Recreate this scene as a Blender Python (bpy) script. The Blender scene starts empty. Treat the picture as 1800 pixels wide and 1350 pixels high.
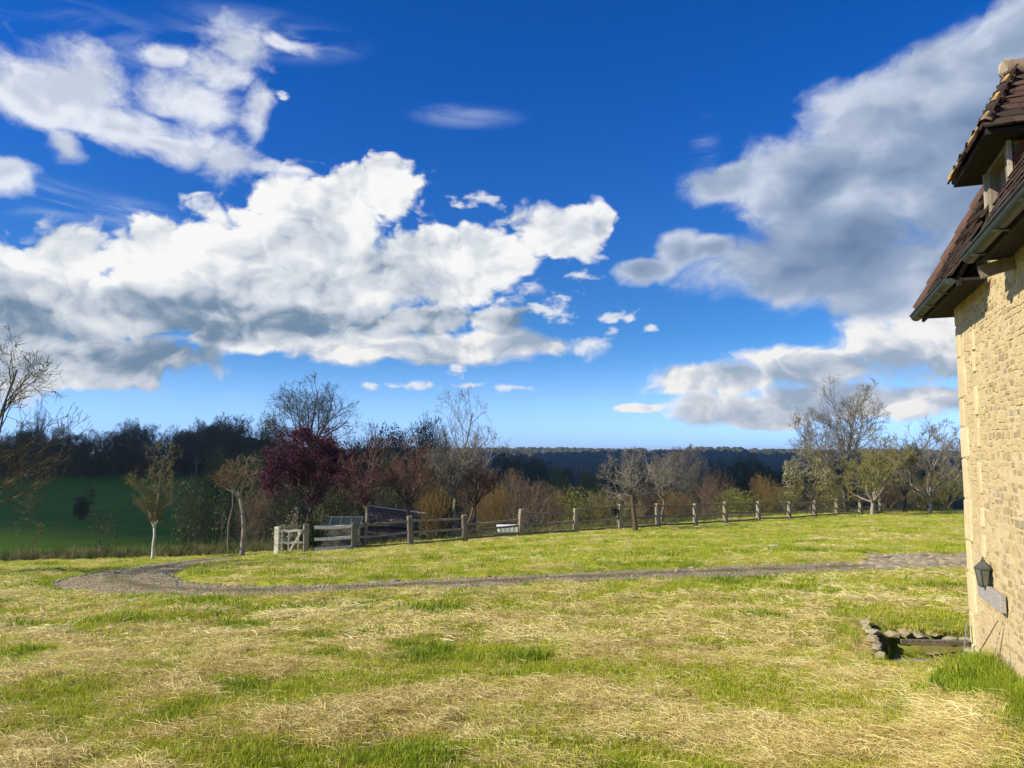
import bpy, math, random
import numpy as np
from mathutils import Vector

random.seed(7)
RNG = np.random.default_rng(11)
scn = bpy.context.scene
COL = scn.collection

# ------------------------------------------------------------------ camera
F_PX, PITCH, EYE = 1360.0, math.radians(5.04), 1.7
cam_d = bpy.data.cameras.new('camera')
cam_d.sensor_width = 36.0
cam_d.lens = 36.0 * F_PX / 1800.0
cam_d.clip_start, cam_d.clip_end = 0.05, 30000.0
cam = bpy.data.objects.new('camera', cam_d)
cam.location = (0, 0, EYE)
cam.rotation_euler = (math.pi / 2 + PITCH, 0, 0)
COL.objects.link(cam)
scn.camera = cam
scn.view_settings.view_transform = 'Standard'
scn.view_settings.look = 'None'
scn.view_settings.exposure = 0.60
scn.view_settings.gamma = 1.0
scn.cycles.use_denoising = True
scn.cycles.max_bounces = 6
scn.cycles.diffuse_bounces = 3
scn.cycles.transparent_max_bounces = 8
scn.cycles.volume_bounces = 0
scn.cycles.sample_clamp_indirect = 4.0

SUN_AZ, SUN_EL = -108.0, 33.0        # degrees, azimuth clockwise from the view direction
SUN_DIR = Vector((math.sin(math.radians(SUN_AZ)) * math.cos(math.radians(SUN_EL)),
                  math.cos(math.radians(SUN_AZ)) * math.cos(math.radians(SUN_EL)),
                  math.sin(math.radians(SUN_EL))))


def ray(px, py):
    a, b = (px - 900.0) / F_PX, (675.0 - py) / F_PX
    return np.array([a, math.cos(PITCH) - b * math.sin(PITCH), math.sin(PITCH) + b * math.cos(PITCH)])


# ------------------------------------------------------------------ node helper
class NT:
    def __init__(self, tree):
        self.t = tree

    def n(self, kind, **kw):
        nd = self.t.nodes.new(kind)
        for k, v in kw.items():
            setattr(nd, k, v)
        return nd

    def put(self, sock, v):
        if v is None:
            return
        if isinstance(v, bpy.types.NodeSocket):
            self.t.links.new(v, sock)
        else:
            sock.default_value = v

    def m(self, op, a, b=None, c=None, clamp=False):
        nd = self.n('ShaderNodeMath', operation=op, use_clamp=clamp)
        for i, v in enumerate((a, b, c)):
            self.put(nd.inputs[i], v)
        return nd.outputs[0]

    def v(self, op, a, b=None, c=None, scale=None):
        nd = self.n('ShaderNodeVectorMath', operation=op)
        for i, v in enumerate((a, b, c)):
            self.put(nd.inputs[i], v)
        if scale is not None:
            self.put(nd.inputs['Scale'], scale)
        return nd.outputs['Value'] if op in ('LENGTH', 'DOT_PRODUCT', 'DISTANCE') else nd.outputs[0]

    def ss(self, x, lo, hi, to0=0.0, to1=1.0):
        nd = self.n('ShaderNodeMapRange', interpolation_type='SMOOTHSTEP')
        for i, v in enumerate((x, lo, hi, to0, to1)):
            self.put(nd.inputs[i], v)
        return nd.outputs[0]

    def mix(self, f, a, b, blend='MIX'):
        nd = self.n('ShaderNodeMix', data_type='RGBA', blend_type=blend)
        self.put(nd.inputs[0], f)
        self.put(nd.inputs[6], a if isinstance(a, bpy.types.NodeSocket) else tuple(a[:3]) + (1,))
        self.put(nd.inputs[7], b if isinstance(b, bpy.types.NodeSocket) else tuple(b[:3]) + (1,))
        return nd.outputs[2]

    def noise(self, vec, scale, detail=4, rough=0.55, dims='3D', dist=0.0):
        nd = self.n('ShaderNodeTexNoise', noise_dimensions=dims)
        self.put(nd.inputs['Vector'], vec)
        nd.inputs['Scale'].default_value = scale
        nd.inputs['Detail'].default_value = detail
        nd.inputs['Roughness'].default_value = rough
        nd.inputs['Distortion'].default_value = dist
        return nd

    def attr(self, name, kind='GEOMETRY'):
        nd = self.n('ShaderNodeAttribute', attribute_name=name, attribute_type=kind)
        return nd


# ------------------------------------------------------------------ world: blue sky with cumulus
def build_world():
    world = bpy.data.worlds.new('World')
    scn.world = world
    world.use_nodes = True
    t = world.node_tree
    t.nodes.clear()
    N = NT(t)
    sky = N.n('ShaderNodeTexSky', sky_type='NISHITA')
    sky.sun_disc = False
    sky.sun_elevation = math.radians(SUN_EL)
    sky.sun_rotation = math.radians(SUN_AZ)
    sky.altitude = 100
    sky.air_density = 1.0
    sky.dust_density = 0.3
    sky.ozone_density = 3.0
    hs = N.n('ShaderNodeHueSaturation')
    hs.inputs['Saturation'].default_value = 1.32
    hs.inputs['Value'].default_value = 1.0
    t.links.new(sky.outputs[0], hs.inputs['Color'])
    # deeper, clearer blue than the model's dusty horizon
    bw = N.n('ShaderNodeRGBToBW')
    t.links.new(hs.outputs[0], bw.inputs[0])
    geo0 = N.n('ShaderNodeNewGeometry')
    sp0 = N.n('ShaderNodeSeparateXYZ')
    t.links.new(geo0.outputs['Incoming'], sp0.inputs[0])
    elv = N.m('MULTIPLY', sp0.outputs[2], -1.0)
    hue = N.mix(N.ss(elv, -0.02, 0.50), N.mix(N.ss(elv, 0.0, 0.16), (0.86, 1.46, 2.0), (0.27, 0.91, 1.42)), (0.0, 0.75, 3.15))
    blue = N.v('SCALE', hue, scale=bw.outputs[0])
    skyc = N.mix(SKY_TINT, hs.outputs[0], blue)
    skyc = N.v('MULTIPLY', skyc, (SKY_MUL[0], SKY_MUL[1], SKY_MUL[2]))

    geo = N.n('ShaderNodeNewGeometry')
    d = N.v('MULTIPLY', geo.outputs['Incoming'], (-1, -1, -1))
    sep = N.n('ShaderNodeSeparateXYZ')
    t.links.new(d, sep.inputs[0])
    dx, dy, dz = sep.outputs
    az = N.m('ARCTAN2', dx, dy)
    hyp = N.m('SQRT', N.m('ADD', N.m('MULTIPLY', dx, dx), N.m('MULTIPLY', dy, dy)))
    te = N.m('DIVIDE', dz, N.m('MAXIMUM', hyp, 0.02))
    te = N.m('MINIMUM', te, 6.0)
    cb = N.n('ShaderNodeCombineXYZ')
    t.links.new(az, cb.inputs[0])
    t.links.new(te, cb.inputs[1])
    P = cb.outputs[0]

    # domain warp
    w1 = N.noise(N.v('MULTIPLY', P, (1, 1.5, 1)), 7.0, 3, 0.55, '2D')
    wv = N.v('MULTIPLY', N.v('SUBTRACT', w1.outputs['Color'], (0.5, 0.5, 0.5)), (0.07, 0.045, 0))
    Pw = N.v('ADD', P, wv)

    def blob(vec, px, py, rx, ry):
        r0 = ray(px, py)
        a0, e0 = math.atan2(r0[0], r0[1]), r0[2] / math.hypot(r0[0], r0[1])
        sx, sy = F_PX / rx * 1.0, F_PX / ry
        # pixel -> angle scale shrinks away from the optical axis
        k = 1.0 / (1.0 + ((px - 900.0) / F_PX) ** 2)
        sx = sx / k
        sy = sy / math.sqrt(k)
        q = N.v('MULTIPLY_ADD', vec, (sx, sy, 0), (-a0 * sx, -e0 * sy, 0))
        return N.v('LENGTH', q)

    def field(vec, blobs, k=0.12):
        acc = None
        for b in blobs:
            l = blob(vec, *b)
            acc = l if acc is None else N.m('SMOOTH_MIN', acc, l, k)
        return N.m('SUBTRACT', 1.0, acc)

    # generic broken cumulus for the rest of the sky, outside the view
    cz = N.m('ADD', N.m('MAXIMUM', dz, 0.0), 0.12)
    gp = N.v('SCALE', d, scale=N.m('DIVIDE', 1.0, cz))
    gen = N.noise(gp, 0.55, 7, 0.55)
    away = N.m('MAXIMUM', N.ss(N.m('ABSOLUTE', az), 0.72, 0.95), N.ss(te, 0.72, 0.95))
    gF = N.m('SUBTRACT', N.m('MULTIPLY', N.m('SUBTRACT', gen.outputs[0], 0.58), 7.0), N.m('MULTIPLY', N.m('SUBTRACT', 1.0, away), 6.0))

    CUM = [(655, 345, 120, 92), (560, 395, 115, 105), (430, 440, 150, 85), (310, 450, 120, 82), (120, 455, 105, 75),
           (0, 485, 130, 90), (985, 405, 95, 68), (870, 450, 95, 60), (760, 480, 190, 80), (560, 505, 330, 85),
           (270, 545, 330, 65), (650, 555, 290, 40), (1040, 390, 45, 48), (-120, 520, 160, 120),
           (180, 625, 230, 50), (0, 620, 170, 85), (420, 585, 240, 26), (60, 555, 160, 50), (120, 655, 210, 34)]
    GREY = [(1690, 130, 170, 95), (1560, 200, 150, 85), (1700, 300, 270, 190), (1440, 320, 150, 110), (1290, 318, 95, 38),
            (1400, 470, 175, 66), (1560, 480, 210, 80), (1480, 400, 170, 110), (1120, 478, 62, 24), (1185, 440, 42, 34), (1810, 60, 140, 80),
            (1230, 440, 60, 26), (1860, 300, 200, 260)]
    LOW = [(1620, 605, 150, 62), (1690, 600, 190, 85), (1430, 655, 130, 40), (1270, 676, 125, 26), (1240, 722, 62, 30), (1450, 712, 230, 30),
           (1640, 700, 160, 30), (1130, 714, 44, 9), (1345, 735, 120, 12), (1800, 640, 150, 60),
           (600, 615, 110, 34), (850, 607, 185, 27), (720, 622, 190, 24), (420, 608, 200, 16)]
    SMALL = [(1070, 578, 22, 12), (1156, 576, 18, 9), (1010, 493, 34, 16), (1075, 543, 44, 10), (1110, 550, 20, 12), (960, 545, 40, 22), (800, 650, 20, 17),
             (740, 685, 50, 9), (830, 678, 34, 8), (907, 684, 30, 8), (655, 687, 22, 8), (840, 352, 34, 16), (495, 172, 26, 11)]
    DARK = [(540, 562, 330, 34), (760, 555, 190, 22), (220, 640, 210, 44), (20, 590, 150, 50), (300, 535, 220, 24)]
    WISP = [(110, 150, 135, 72), (60, 170, 90, 60), (275, 95, 55, 22), (340, 170, 90, 42), (430, 95, 62, 56), (450, 190, 30, 60),
            (400, 285, 70, 42), (105, 255, 42, 34), (230, 225, 120, 48), (300, 255, 110, 35), (480, 300, 60, 16), (500, 85, 60, 18), (390, 130, 70, 40),
            (20, 300, 60, 30)]
    VEIL = [(60, 350, 190, 45), (200, 370, 130, 30), (470, 60, 190, 50), (150, 60, 200, 60), (1240, 260, 30, 60), (820, 205, 110, 25), (230, 690, 230, 14)]

    fbm = N.noise(N.v('MULTIPLY', Pw, (1, 1.25, 1)), 11.0, 9, 0.6, '2D')
    sun2 = (-0.010, 0.012, 0)
    P2 = N.v('ADD', Pw, sun2)
    fbm2 = N.noise(N.v('MULTIPLY', P2, (1, 1.25, 1)), 11.0, 6, 0.6, '2D')

    def vor(vec, s):
        nd = N.n('ShaderNodeTexVoronoi', voronoi_dimensions='2D', feature='F1')
        nd.inputs['Scale'].default_value = s
        nd.inputs['Detail'].default_value = 2.0
        nd.inputs['Roughness'].default_value = 0.5
        nd.inputs['Lacunarity'].default_value = 2.2
        t.links.new(vec, nd.inputs['Vector'])
        return nd.outputs['Distance']
    bw = N.v('ADD', N.v('MULTIPLY', Pw, (1, 1.2, 1)), N.v('MULTIPLY', N.v('SUBTRACT', fbm.outputs['Color'], (.5, .5, .5)), (0.05, 0.05, 0)))
    b1 = vor(bw, 17.0)
    b2 = vor(N.v('ADD', bw, (-0.012, 0.013, 0)), 17.0)
    bil = N.m('SUBTRACT', 0.55, b1)
    lf1 = N.noise(N.v('MULTIPLY', Pw, (1, 1.5, 1)), 7.5, 3, 0.5, '2D').outputs[0]
    lf2 = N.noise(N.v('MULTIPLY', N.v('ADD', Pw, (-0.030, 0.035, 0)), (1, 1.5, 1)), 7.5, 3, 0.5, '2D').outputs[0]
    soft = N.m('MULTIPLY', N.m('SUBTRACT', lf1, lf2), 1.6)
    relief = N.m('ADD', soft, N.m('ADD', N.m('MULTIPLY', N.m('SUBTRACT', b2, b1), 0.45),
                 N.m('MULTIPLY', N.m('SUBTRACT', fbm.outputs[0], fbm2.outputs[0]), 1.0)))
    nz = N.m('SUBTRACT', fbm.outputs[0], 0.5)

    def layer(base, blobs, bilk, nk, lo, hi, up, white, mid, dark, dk, generic=None, relk=1.0, rise=0.0, core=0.42, s0=-0.25, s1=0.75, rel=None, extra=None):
        f0 = field(Pw, blobs)
        if generic is not None:
            f0 = N.m('MAXIMUM', f0, generic)
        D = N.m('ADD', N.m('ADD', f0, rise), N.m('ADD', N.m('MULTIPLY', bil, bilk), N.m('MULTIPLY', nz, nk)))
        a = N.ss(D, lo, hi)
        fu = field(N.v('ADD', Pw, (-up * 0.35, up, 0)), blobs)
        bot = N.m('MAXIMUM', N.m('SUBTRACT', fu, f0), -0.30)           # positive under the cloud, negative on its crown
        sh = N.m('ADD', N.m('MULTIPLY', bot, dk), N.m('MULTIPLY', f0, core))
        sh = N.m('SUBTRACT', sh, N.m('MULTIPLY', relief if rel is None else rel, relk))
        sh = N.m('ADD', sh, N.m('MULTIPLY', nz, -0.5))
        if extra is not None:
            sh = N.m('ADD', sh, extra)
        s = N.m('DIVIDE', N.m('SUBTRACT', sh, s0), s1 - s0, clamp=True)
        col = N.mix(N.ss(s, 0.0, 0.5), white, mid)
        col = N.mix(N.ss(s, 0.36, 1.0), col, dark)
        return N.mix(a, base, col), a

    f_w = field(Pw, WISP)
    f_v = field(P, VEIL, 0.3)
    st = N.noise(N.v('MULTIPLY', P, (1.0, 4.0, 1)), 6.0, 6, 0.6, '2D', 0.6)
    av = N.m('MULTIPLY', N.ss(f_v, -0.2, 0.9), N.ss(st.outputs[0], 0.35, 0.75))
    c = N.mix(N.m('MULTIPLY', av, 0.55), skyc, (0.62, 0.72, 0.88))
    # low bright band of thin cloud over the horizon
    Dw = N.m('ADD', N.m('ADD', f_w, 0.18), N.m('MULTIPLY', nz, 2.3))
    aw = N.m('MULTIPLY', N.ss(Dw, -0.15, 0.85), 0.92)
    cw = N.mix(N.ss(N.m('SUBTRACT', N.m('MULTIPLY', f_w, 0.8), N.m('MULTIPLY', relief, 1.2)), -0.1, 0.9), (0.86, 0.89, 0.95), (0.60, 0.66, 0.76))
    c = N.mix(aw, c, cw)
    hf = N.noise(N.v('MULTIPLY', P, (1, 1.8, 1)), 34.0, 5, 0.6, '2D').outputs[0]
    f_s = field(Pw, SMALL, 0.05)
    a_s = N.ss(N.m('ADD', f_s, N.m('MULTIPLY', N.m('SUBTRACT', hf, .5), 2.6)), 0.0, 0.9)
    c = N.mix(N.m('MULTIPLY', a_s, .85), c, N.mix(N.ss(hf, .3, .7), (0.62, 0.68, 0.78), (0.90, 0.91, 0.93)))
    dark = N.m('MULTIPLY', N.ss(field(Pw, DARK, 0.25), -0.8, 1.0), 0.95)
    c, _ = layer(c, LOW, 0.40, 1.3, -0.05, 0.50, 0.035, (0.93, 0.92, 0.91), (0.60, 0.65, 0.73), (0.34, 0.43, 0.56), 0.8, relk=1.6, rise=0.26, core=0.5, s0=-0.42, s1=1.05)
    c, _ = layer(c, GREY, 0.15, 1.2, -0.05, 0.60, 0.08, (0.60, 0.67, 0.80), (0.29, 0.38, 0.55), (0.115, 0.20, 0.36), 0.45, relk=0.7, rise=0.22, core=0.5, rel=soft, s1=0.95)
    c, _ = layer(c, CUM, 0.50, 1.0, 0.0, 0.30, 0.10, (0.95, 0.95, 0.95), (0.64, 0.69, 0.76), (0.175, 0.27, 0.39), 0.62, generic=gF, relk=1.2, rise=0.16, core=0.40, s0=-0.30, s1=1.30, extra=dark)

    # nishita is scaled by the Background strength, the clouds carry display radiance
    bg = N.n('ShaderNodeBackground')
    t.links.new(c, bg.inputs['Color'])
    bg.inputs['Strength'].default_value = 0.66
    out = N.n('ShaderNodeOutputWorld')
    t.links.new(bg.outputs[0], out.inputs['Surface'])
    world.cycles.sampling_method = 'MANUAL'
    world.cycles.sample_map_resolution = 512


SKY_MUL = (0.105, 0.105, 0.125)
SKY_TINT = 0.93
build_world()

sun_d = bpy.data.lights.new('sun', 'SUN')
sun_d.energy = 5.0
sun_d.angle = math.radians(0.53)
sun_d.color = (1.0, 0.91, 0.74)
sun = bpy.data.objects.new('sun', sun_d)
sun.rotation_euler = SUN_DIR.to_track_quat('Z', 'Y').to_euler()
sun.location = (-20, 0, 40)
COL.objects.link(sun)


# ------------------------------------------------------------------ materials
MATS = {}


def material(name, col, col2=None, scale=20.0, rough=0.85, bump=0.0, bscale=None, translucent=0.0, spec=0.2, detail=4, var=0.0, metal=0.0, stretch=None):
    if name in MATS:
        return MATS[name]
    m = bpy.data.materials.new(name)
    m.use_nodes = True
    t = m.node_tree
    N = NT(t)
    b = t.nodes['Principled BSDF']
    b.inputs['Roughness'].default_value = rough
    b.inputs['Specular IOR Level'].default_value = spec
    b.inputs['Metallic'].default_value = metal
    tc = N.n('ShaderNodeTexCoord')
    vec = tc.outputs['Object']
    if stretch:
        vec = N.v('MULTIPLY', vec, stretch)
    if col2 is None:
        col2 = tuple(c * 0.7 for c in col)
    nz = N.noise(vec, scale, detail, 0.6)
    f = N.ss(nz.outputs[0], 0.32, 0.68)
    c = N.mix(f, col, col2)
    if var > 0:
        oi = N.n('ShaderNodeObjectInfo')
        k = N.m('ADD', 1.0 - var, N.m('MULTIPLY', oi.outputs['Random'], 2 * var))
        c = N.v('SCALE', c, scale=k)
    t.links.new(c, b.inputs['Base Color'])
    if bump > 0:
        bn = N.noise(vec, bscale or scale * 2, 5, 0.6)
        bp = N.n('ShaderNodeBump')
        bp.inputs['Strength'].default_value = bump
        bp.inputs['Distance'].default_value = 0.02
        t.links.new(bn.outputs[0], bp.inputs['Height'])
        t.links.new(bp.outputs[0], b.inputs['Normal'])
    if translucent > 0:
        tr = N.n('ShaderNodeBsdfTranslucent')
        t.links.new(c, tr.inputs['Color'])
        mx = N.n('ShaderNodeMixShader')
        mx.inputs[0].default_value = translucent
        t.links.new(b.outputs[0], mx.inputs[1])
        t.links.new(tr.outputs[0], mx.inputs[2])
        t.links.new(mx.outputs[0], t.nodes['Material Output'].inputs['Surface'])
    MATS[name] = m
    return m


# ------------------------------------------------------------------ numpy noise
def _hash(ix, iy, seed):
    h = (ix.astype(np.int64) * 374761393 + iy.astype(np.int64) * 668265263 + seed * 1442695041) & 0xFFFFFFFF
    h = ((h ^ (h >> 13)) * 1274126177) & 0xFFFFFFFF
    h = h ^ (h >> 16)
    return (h & 0xFFFF) / 65535.0


def vnoise(x, y, seed=0):
    ix, iy = np.floor(x), np.floor(y)
    fx, fy = x - ix, y - iy
    fx, fy = fx * fx * (3 - 2 * fx), fy * fy * (3 - 2 * fy)
    a, b = _hash(ix, iy, seed), _hash(ix + 1, iy, seed)
    c, d = _hash(ix, iy + 1, seed), _hash(ix + 1, iy + 1, seed)
    return (a + (b - a) * fx) * (1 - fy) + (c + (d - c) * fx) * fy


def fbm(x, y, seed=0, oct=4, gain=0.5):
    s, amp, tot = 0.0, 1.0, 0.0
    for o in range(oct):
        s = s + amp * vnoise(x * 2 ** o + 17.3 * o, y * 2 ** o - 9.1 * o, seed + o)
        tot += amp
        amp *= gain
    return s / tot


def sstep(a, b, x):
    u = np.clip((x - a) / (b - a), 0, 1)
    return u * u * (3 - 2 * u)


# ------------------------------------------------------------------ house frame
HK = np.array([3.839, 6.621])                    # far corner of the stone house at ground level
_th = math.radians(20.04)
HW = np.array([-math.sin(_th), -math.cos(_th)])  # along the wall, towards the camera
HN = np.array([-math.cos(_th), math.sin(_th)])   # outward normal of the wall


def hp(t, o, z):
    return np.array([HK[0] + HW[0] * t + HN[0] * o, HK[1] + HW[1] * t + HN[1] * o, z])


def to_house(x, y):
    dx, dy = x - HK[0], y - HK[1]
    return dx * HW[0] + dy * HW[1], dx * HN[0] + dy * HN[1]


PIT = (-1.75, -0.10, -0.75, 0.70)                # t0, t1, o0, o1 of the sunken stone pit

# ------------------------------------------------------------------ terrain
YB_X = np.array([-400, -60, -30, -18, -10, 0, 7, 14, 20, 30, 60, 400.0])
YB_Y = np.array([22, 24, 26.5, 29, 30.5, 33.5, 37, 43, 48, 52, 60, 120.0])
VC_Y = np.array([0, 40, 55, 80, 150, 300, 600, 900, 1300, 1900, 2600, 4000, 9000.0])
VC_Z = np.array([-2, -3.2, -5.5, -9, -14, -21, -27, -24, -10, 1.0, 2.0, -20, -60.0])
VL_Y = np.array([0, 40, 58, 75, 110, 165, 220, 400, 900, 1900, 9000.0])
VL_Z = np.array([-3, -5, -7.6, -7.6, -5.9, -2.4, -0.5, -1, -8, -14, -60.0])


def lawn_z(x, y):
    r = np.log1p(np.exp(np.clip((y - 6.0) / 1.2, -30, 30))) * 1.2
    r = np.where(y > 35, y - 6.0, r)
    slope = 0.047 + 0.060 / (1 + np.exp(np.clip((x + 4.0) / 6.0, -30, 30)))
    return -slope * np.minimum(r, 60)


def base_z(x, y):
    yb = np.interp(x, YB_X, YB_Y)
    s = y - yb
    u = x / np.maximum(y, 1.0)
    wl = 1 - sstep(-0.33, -0.20, u)
    vz = np.interp(y, VC_Y, VC_Z) * (1 - wl) + np.interp(y, VL_Y, VL_Z) * wl
    far = sstep(300, 1500, y)
    vz = vz + far * ((fbm(x / 520.0, y / 520.0, 5, 3) - 0.5) * 26 - 3.5 + 3.5 * (u < 0.3))
    w = sstep(1.0, 15.0, s)
    return lawn_z(x, y) * (1 - w) + vz * w


def px_ground(px, py):
    d = ray(px, py)
    k = np.linspace(1.5, 80, 8000)
    X, Y, Z = d[0] * k, d[1] * k, EYE + d[2] * k
    g = lawn_z(X, Y)
    i = np.argmax(Z < g)
    return np.array([X[i], Y[i]])


# lane: centre line from photo points lying on the lawn
PATH_PX = [(1530, 994), (1350, 1000), (1150, 1008), (950, 1017), (760, 1026), (600, 1033), (450, 1037), (330, 1036), (235, 1029), (205, 1018), (225, 1007), (275, 997), (330, 988), (385, 981), (440, 976)]
PATH_W = [1.05, 1.05, 1.05, 1.05, 1.05, 1.0, 1.0, 1.05, 1.15, 1.2, 1.15, 1.0, .85, .7, .5]
PATH = np.array([px_ground(*p) for p in PATH_PX])


def resample(pts, w, step):
    pts, w = np.asarray(pts), np.asarray(w)
    n = len(pts)
    P = np.vstack([2 * pts[0] - pts[1], pts, 2 * pts[-1] - pts[-2]])
    out, wo = [], []
    for i in range(n - 1):
        p0, p1, p2, p3 = P[i], P[i + 1], P[i + 2], P[i + 3]
        k = max(2, int(np.linalg.norm(p2 - p1) / step))
        for u in np.linspace(0, 1, k, endpoint=False):
            out.append(0.5 * ((2 * p1) + (-p0 + p2) * u + (2 * p0 - 5 * p1 + 4 * p2 - p3) * u * u + (-p0 + 3 * p1 - 3 * p2 + p3) * u ** 3))
            wo.append(w[i] * (1 - u) + w[i + 1] * u)
    out.append(pts[-1])
    wo.append(w[-1])
    return np.array(out), np.array(wo)


PATH_C, PATH_HW = resample(PATH, PATH_W, 0.3)


def path_rel(x, y):
    """distance to the lane's centre line divided by its half width"""
    sh = np.shape(x)
    q = np.stack([np.ravel(x), np.ravel(y)], 1)
    best = np.full(len(q), 99.0)
    near = (q[:, 1] > 7) & (q[:, 1] < 33) & (np.abs(q[:, 0]) < 22)
    idx = np.where(near)[0]
    for s in range(0, len(idx), 20000):
        ii = idx[s:s + 20000]
        d = np.sqrt(((q[ii][:, None, :] - PATH_C[None, ::2, :]) ** 2).sum(2)) / PATH_HW[None, ::2]
        best[ii] = d.min(1)
    return best.reshape(sh)


COB_PX = (1518, 1720)
_c0, _c1 = px_ground(1522, 1002), px_ground(1522, 974)


def in_cobbles(x, y):
    y0, y1 = _c0[1], _c1[1]
    xl = np.interp(y, [y0, y1], [_c0[0], _c1[0]])
    return (x > xl) & (x < xl + 9.0) & (y > y0) & (y < y1)


def straw(x, y):
    """0 green .. 1 straw, windrows of cut grass"""
    rot = sstep(-1.0, 3.5, x) * 0.9
    wx = (fbm(x * .5, y * .5, 40, 2) - .5) * 1.6
    wy = (fbm(x * .5 + 9, y * .5, 41, 2) - .5) * 1.6
    X, Y = x + wx, y + wy
    u = X * np.cos(rot) - Y * np.sin(rot)
    v = X * np.sin(rot) + Y * np.cos(rot)
    big = fbm(u * .75, v * 1.9, 42, 3)
    fine = fbm(x * 3.6, y * 4.6, 43, 3)
    patch = fbm(x * .16, y * .22, 44, 2)
    s = sstep(.45, .77, .52 * big + .36 * fine + .20 * patch - .05)
    rg = 1 - np.abs(2 * fbm(u * .34 + 5, v * 1.15, 48, 2) - 1)
    s = np.maximum(s, sstep(.80, .96, rg) * (.35 + .65 * sstep(.35, .6, fine)))
    far = sstep(9, 17, y)
    s2 = sstep(.40, .66, .5 * fbm(x * .35, y * 1.1, 46, 3) + .5 * fbm(x * 1.6, y * 2.2, 47, 2))
    return np.clip(s * (1 - far) + far * s2 * .6, 0, 1)


def micro(x, y):
    r = np.hypot(x, y)
    m = (fbm(x * 2.2, y * 2.2, 20, 3) - .5) * .075 + (fbm(x * .5, y * .5, 25, 2) - .5) * .12
    m = m + .065 * straw(x, y) * (fbm(x * 4, y * 4, 31, 2))
    return m * (1 - sstep(40, 70, r))


def ground_z(x, y):
    x, y = np.asarray(x, float), np.asarray(y, float)
    z = base_z(x, y)
    pr = path_rel(x, y)
    on = 1 - sstep(.92, 1.15, pr)
    # sunk lane with a soft bank on its far side
    z = z + micro(x, y) * (1 - on) - 0.05 * on
    cb = in_cobbles(x, y)
    z = np.where(cb, base_z(x, y) - .06, z)
    th, oh = to_house(x, y)
    z = z - .10 * ((th > -.12) & (th < .12) & (oh > 0) & (oh < .75))
    z = z + .24 * sstep(.15, 1.3, th) * (1 - sstep(.10, .85, oh)) * (1 - sstep(3.5, 5.0, th))
    t, o = to_house(x, y)
    pit = (t > PIT[0]) & (t < PIT[1]) & (o > PIT[2]) & (o < PIT[3])
    z = np.where(pit, z - .30 + .05 * fbm(x * 5, y * 5, 60, 2), z)
    return z


def gz(x, y):
    return float(ground_z(np.array([x]), np.array([y]))[0])


# ------------------------------------------------------------------ mesh helpers
def mesh_np(name, verts, faces, mats=(), smooth=False, fmat=None):
    """faces: list of int arrays (m, k)"""
    me = bpy.data.meshes.new(name)
    verts = np.asarray(verts, np.float32)
    faces = [np.asarray(f, np.int32) for f in faces if len(f)]
    nl = sum(f.size for f in faces)
    npoly = sum(len(f) for f in faces)
    me.vertices.add(len(verts))
    me.vertices.foreach_set('co', verts.ravel())
    me.loops.add(nl)
    me.loops.foreach_set('vertex_index', np.concatenate([f.ravel() for f in faces]))
    me.polygons.add(npoly)
    tot = np.concatenate([np.full(len(f), f.shape[1], np.int32) for f in faces])
    st = np.concatenate([[0], np.cumsum(tot)[:-1]]).astype(np.int32)
    me.polygons.foreach_set('loop_start', st)
    me.polygons.foreach_set('loop_total', tot)
    if fmat is not None:
        me.polygons.foreach_set('material_index', np.asarray(fmat, np.int32))
    if smooth:
        me.polygons.foreach_set('use_smooth', np.ones(npoly, bool))
    for m in mats:
        me.materials.append(m)
    me.update(calc_edges=True)
    me.validate()
    return me


def link(name, me, parent=None, loc=None, **props):
    o = bpy.data.objects.new(name, me)
    COL.objects.link(o)
    if parent is not None:
        o.parent = parent
    if loc is not None:
        o.location = loc
    for k, v in props.items():
        o[k] = v
    return o


def thing(name, label, cat, loc=(0, 0, 0), rz=0.0, group=None):
    e = bpy.data.objects.new(name, None)
    e.empty_display_size = 0.2
    COL.objects.link(e)
    e.location = loc
    e.rotation_euler = (0, 0, rz)
    e['label'] = label
    e['category'] = cat
    if group:
        e['group'] = group
    return e


class MB:
    def __init__(self):
        self.v, self.f = [], []

    def add(self, vs, fs):
        k = len(self.v)
        self.v += [tuple(map(float, p)) for p in vs]
        self.f += [tuple(i + k for i in f) for f in fs]

    def hexa(self, c):
        """8 corners: bottom 0-3 anticlockwise seen from above, top 4-7"""
        self.add(c, [(3, 2, 1, 0), (4, 5, 6, 7), (0, 1, 5, 4), (1, 2, 6, 5), (2, 3, 7, 6), (3, 0, 4, 7)])

    def box(self, x0, x1, y0, y1, z0, z1, fn=lambda a, b, c: (a, b, c)):
        self.hexa([fn(x0, y0, z0), fn(x1, y0, z0), fn(x1, y1, z0), fn(x0, y1, z0), fn(x0, y0, z1), fn(x1, y0, z1), fn(x1, y1, z1), fn(x0, y1, z1)])

    def beam(self, a, b, w, h, up=(0, 0, 1), jit=0.0):
        a, b, up = np.array(a, float), np.array(b, float), np.array(up, float)
        d = (b - a) / np.linalg.norm(b - a)
        s = np.cross(d, up)
        s = s / np.linalg.norm(s)
        u = np.cross(s, d)
        c = []
        for zz in (-h / 2, h / 2):
            for (p, sg) in ((a, -1), (b, -1), (b, 1), (a, 1)):
                c.append(p + s * sg * w / 2 + u * zz + RNG.normal(0, 1, 3) * jit)
        self.hexa(c)

    def build(self, name, mat, parent=None, bevel=0.0, **props):
        me = bpy.data.meshes.new(name)
        me.from_pydata(self.v, [], self.f)
        me.materials.append(mat)
        me.update()
        o = link(name, me, parent, **props)
        if bevel > 0:
            m = o.modifiers.new('bevel', 'BEVEL')
            m.width = bevel
            m.segments = 2
        return o


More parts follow.
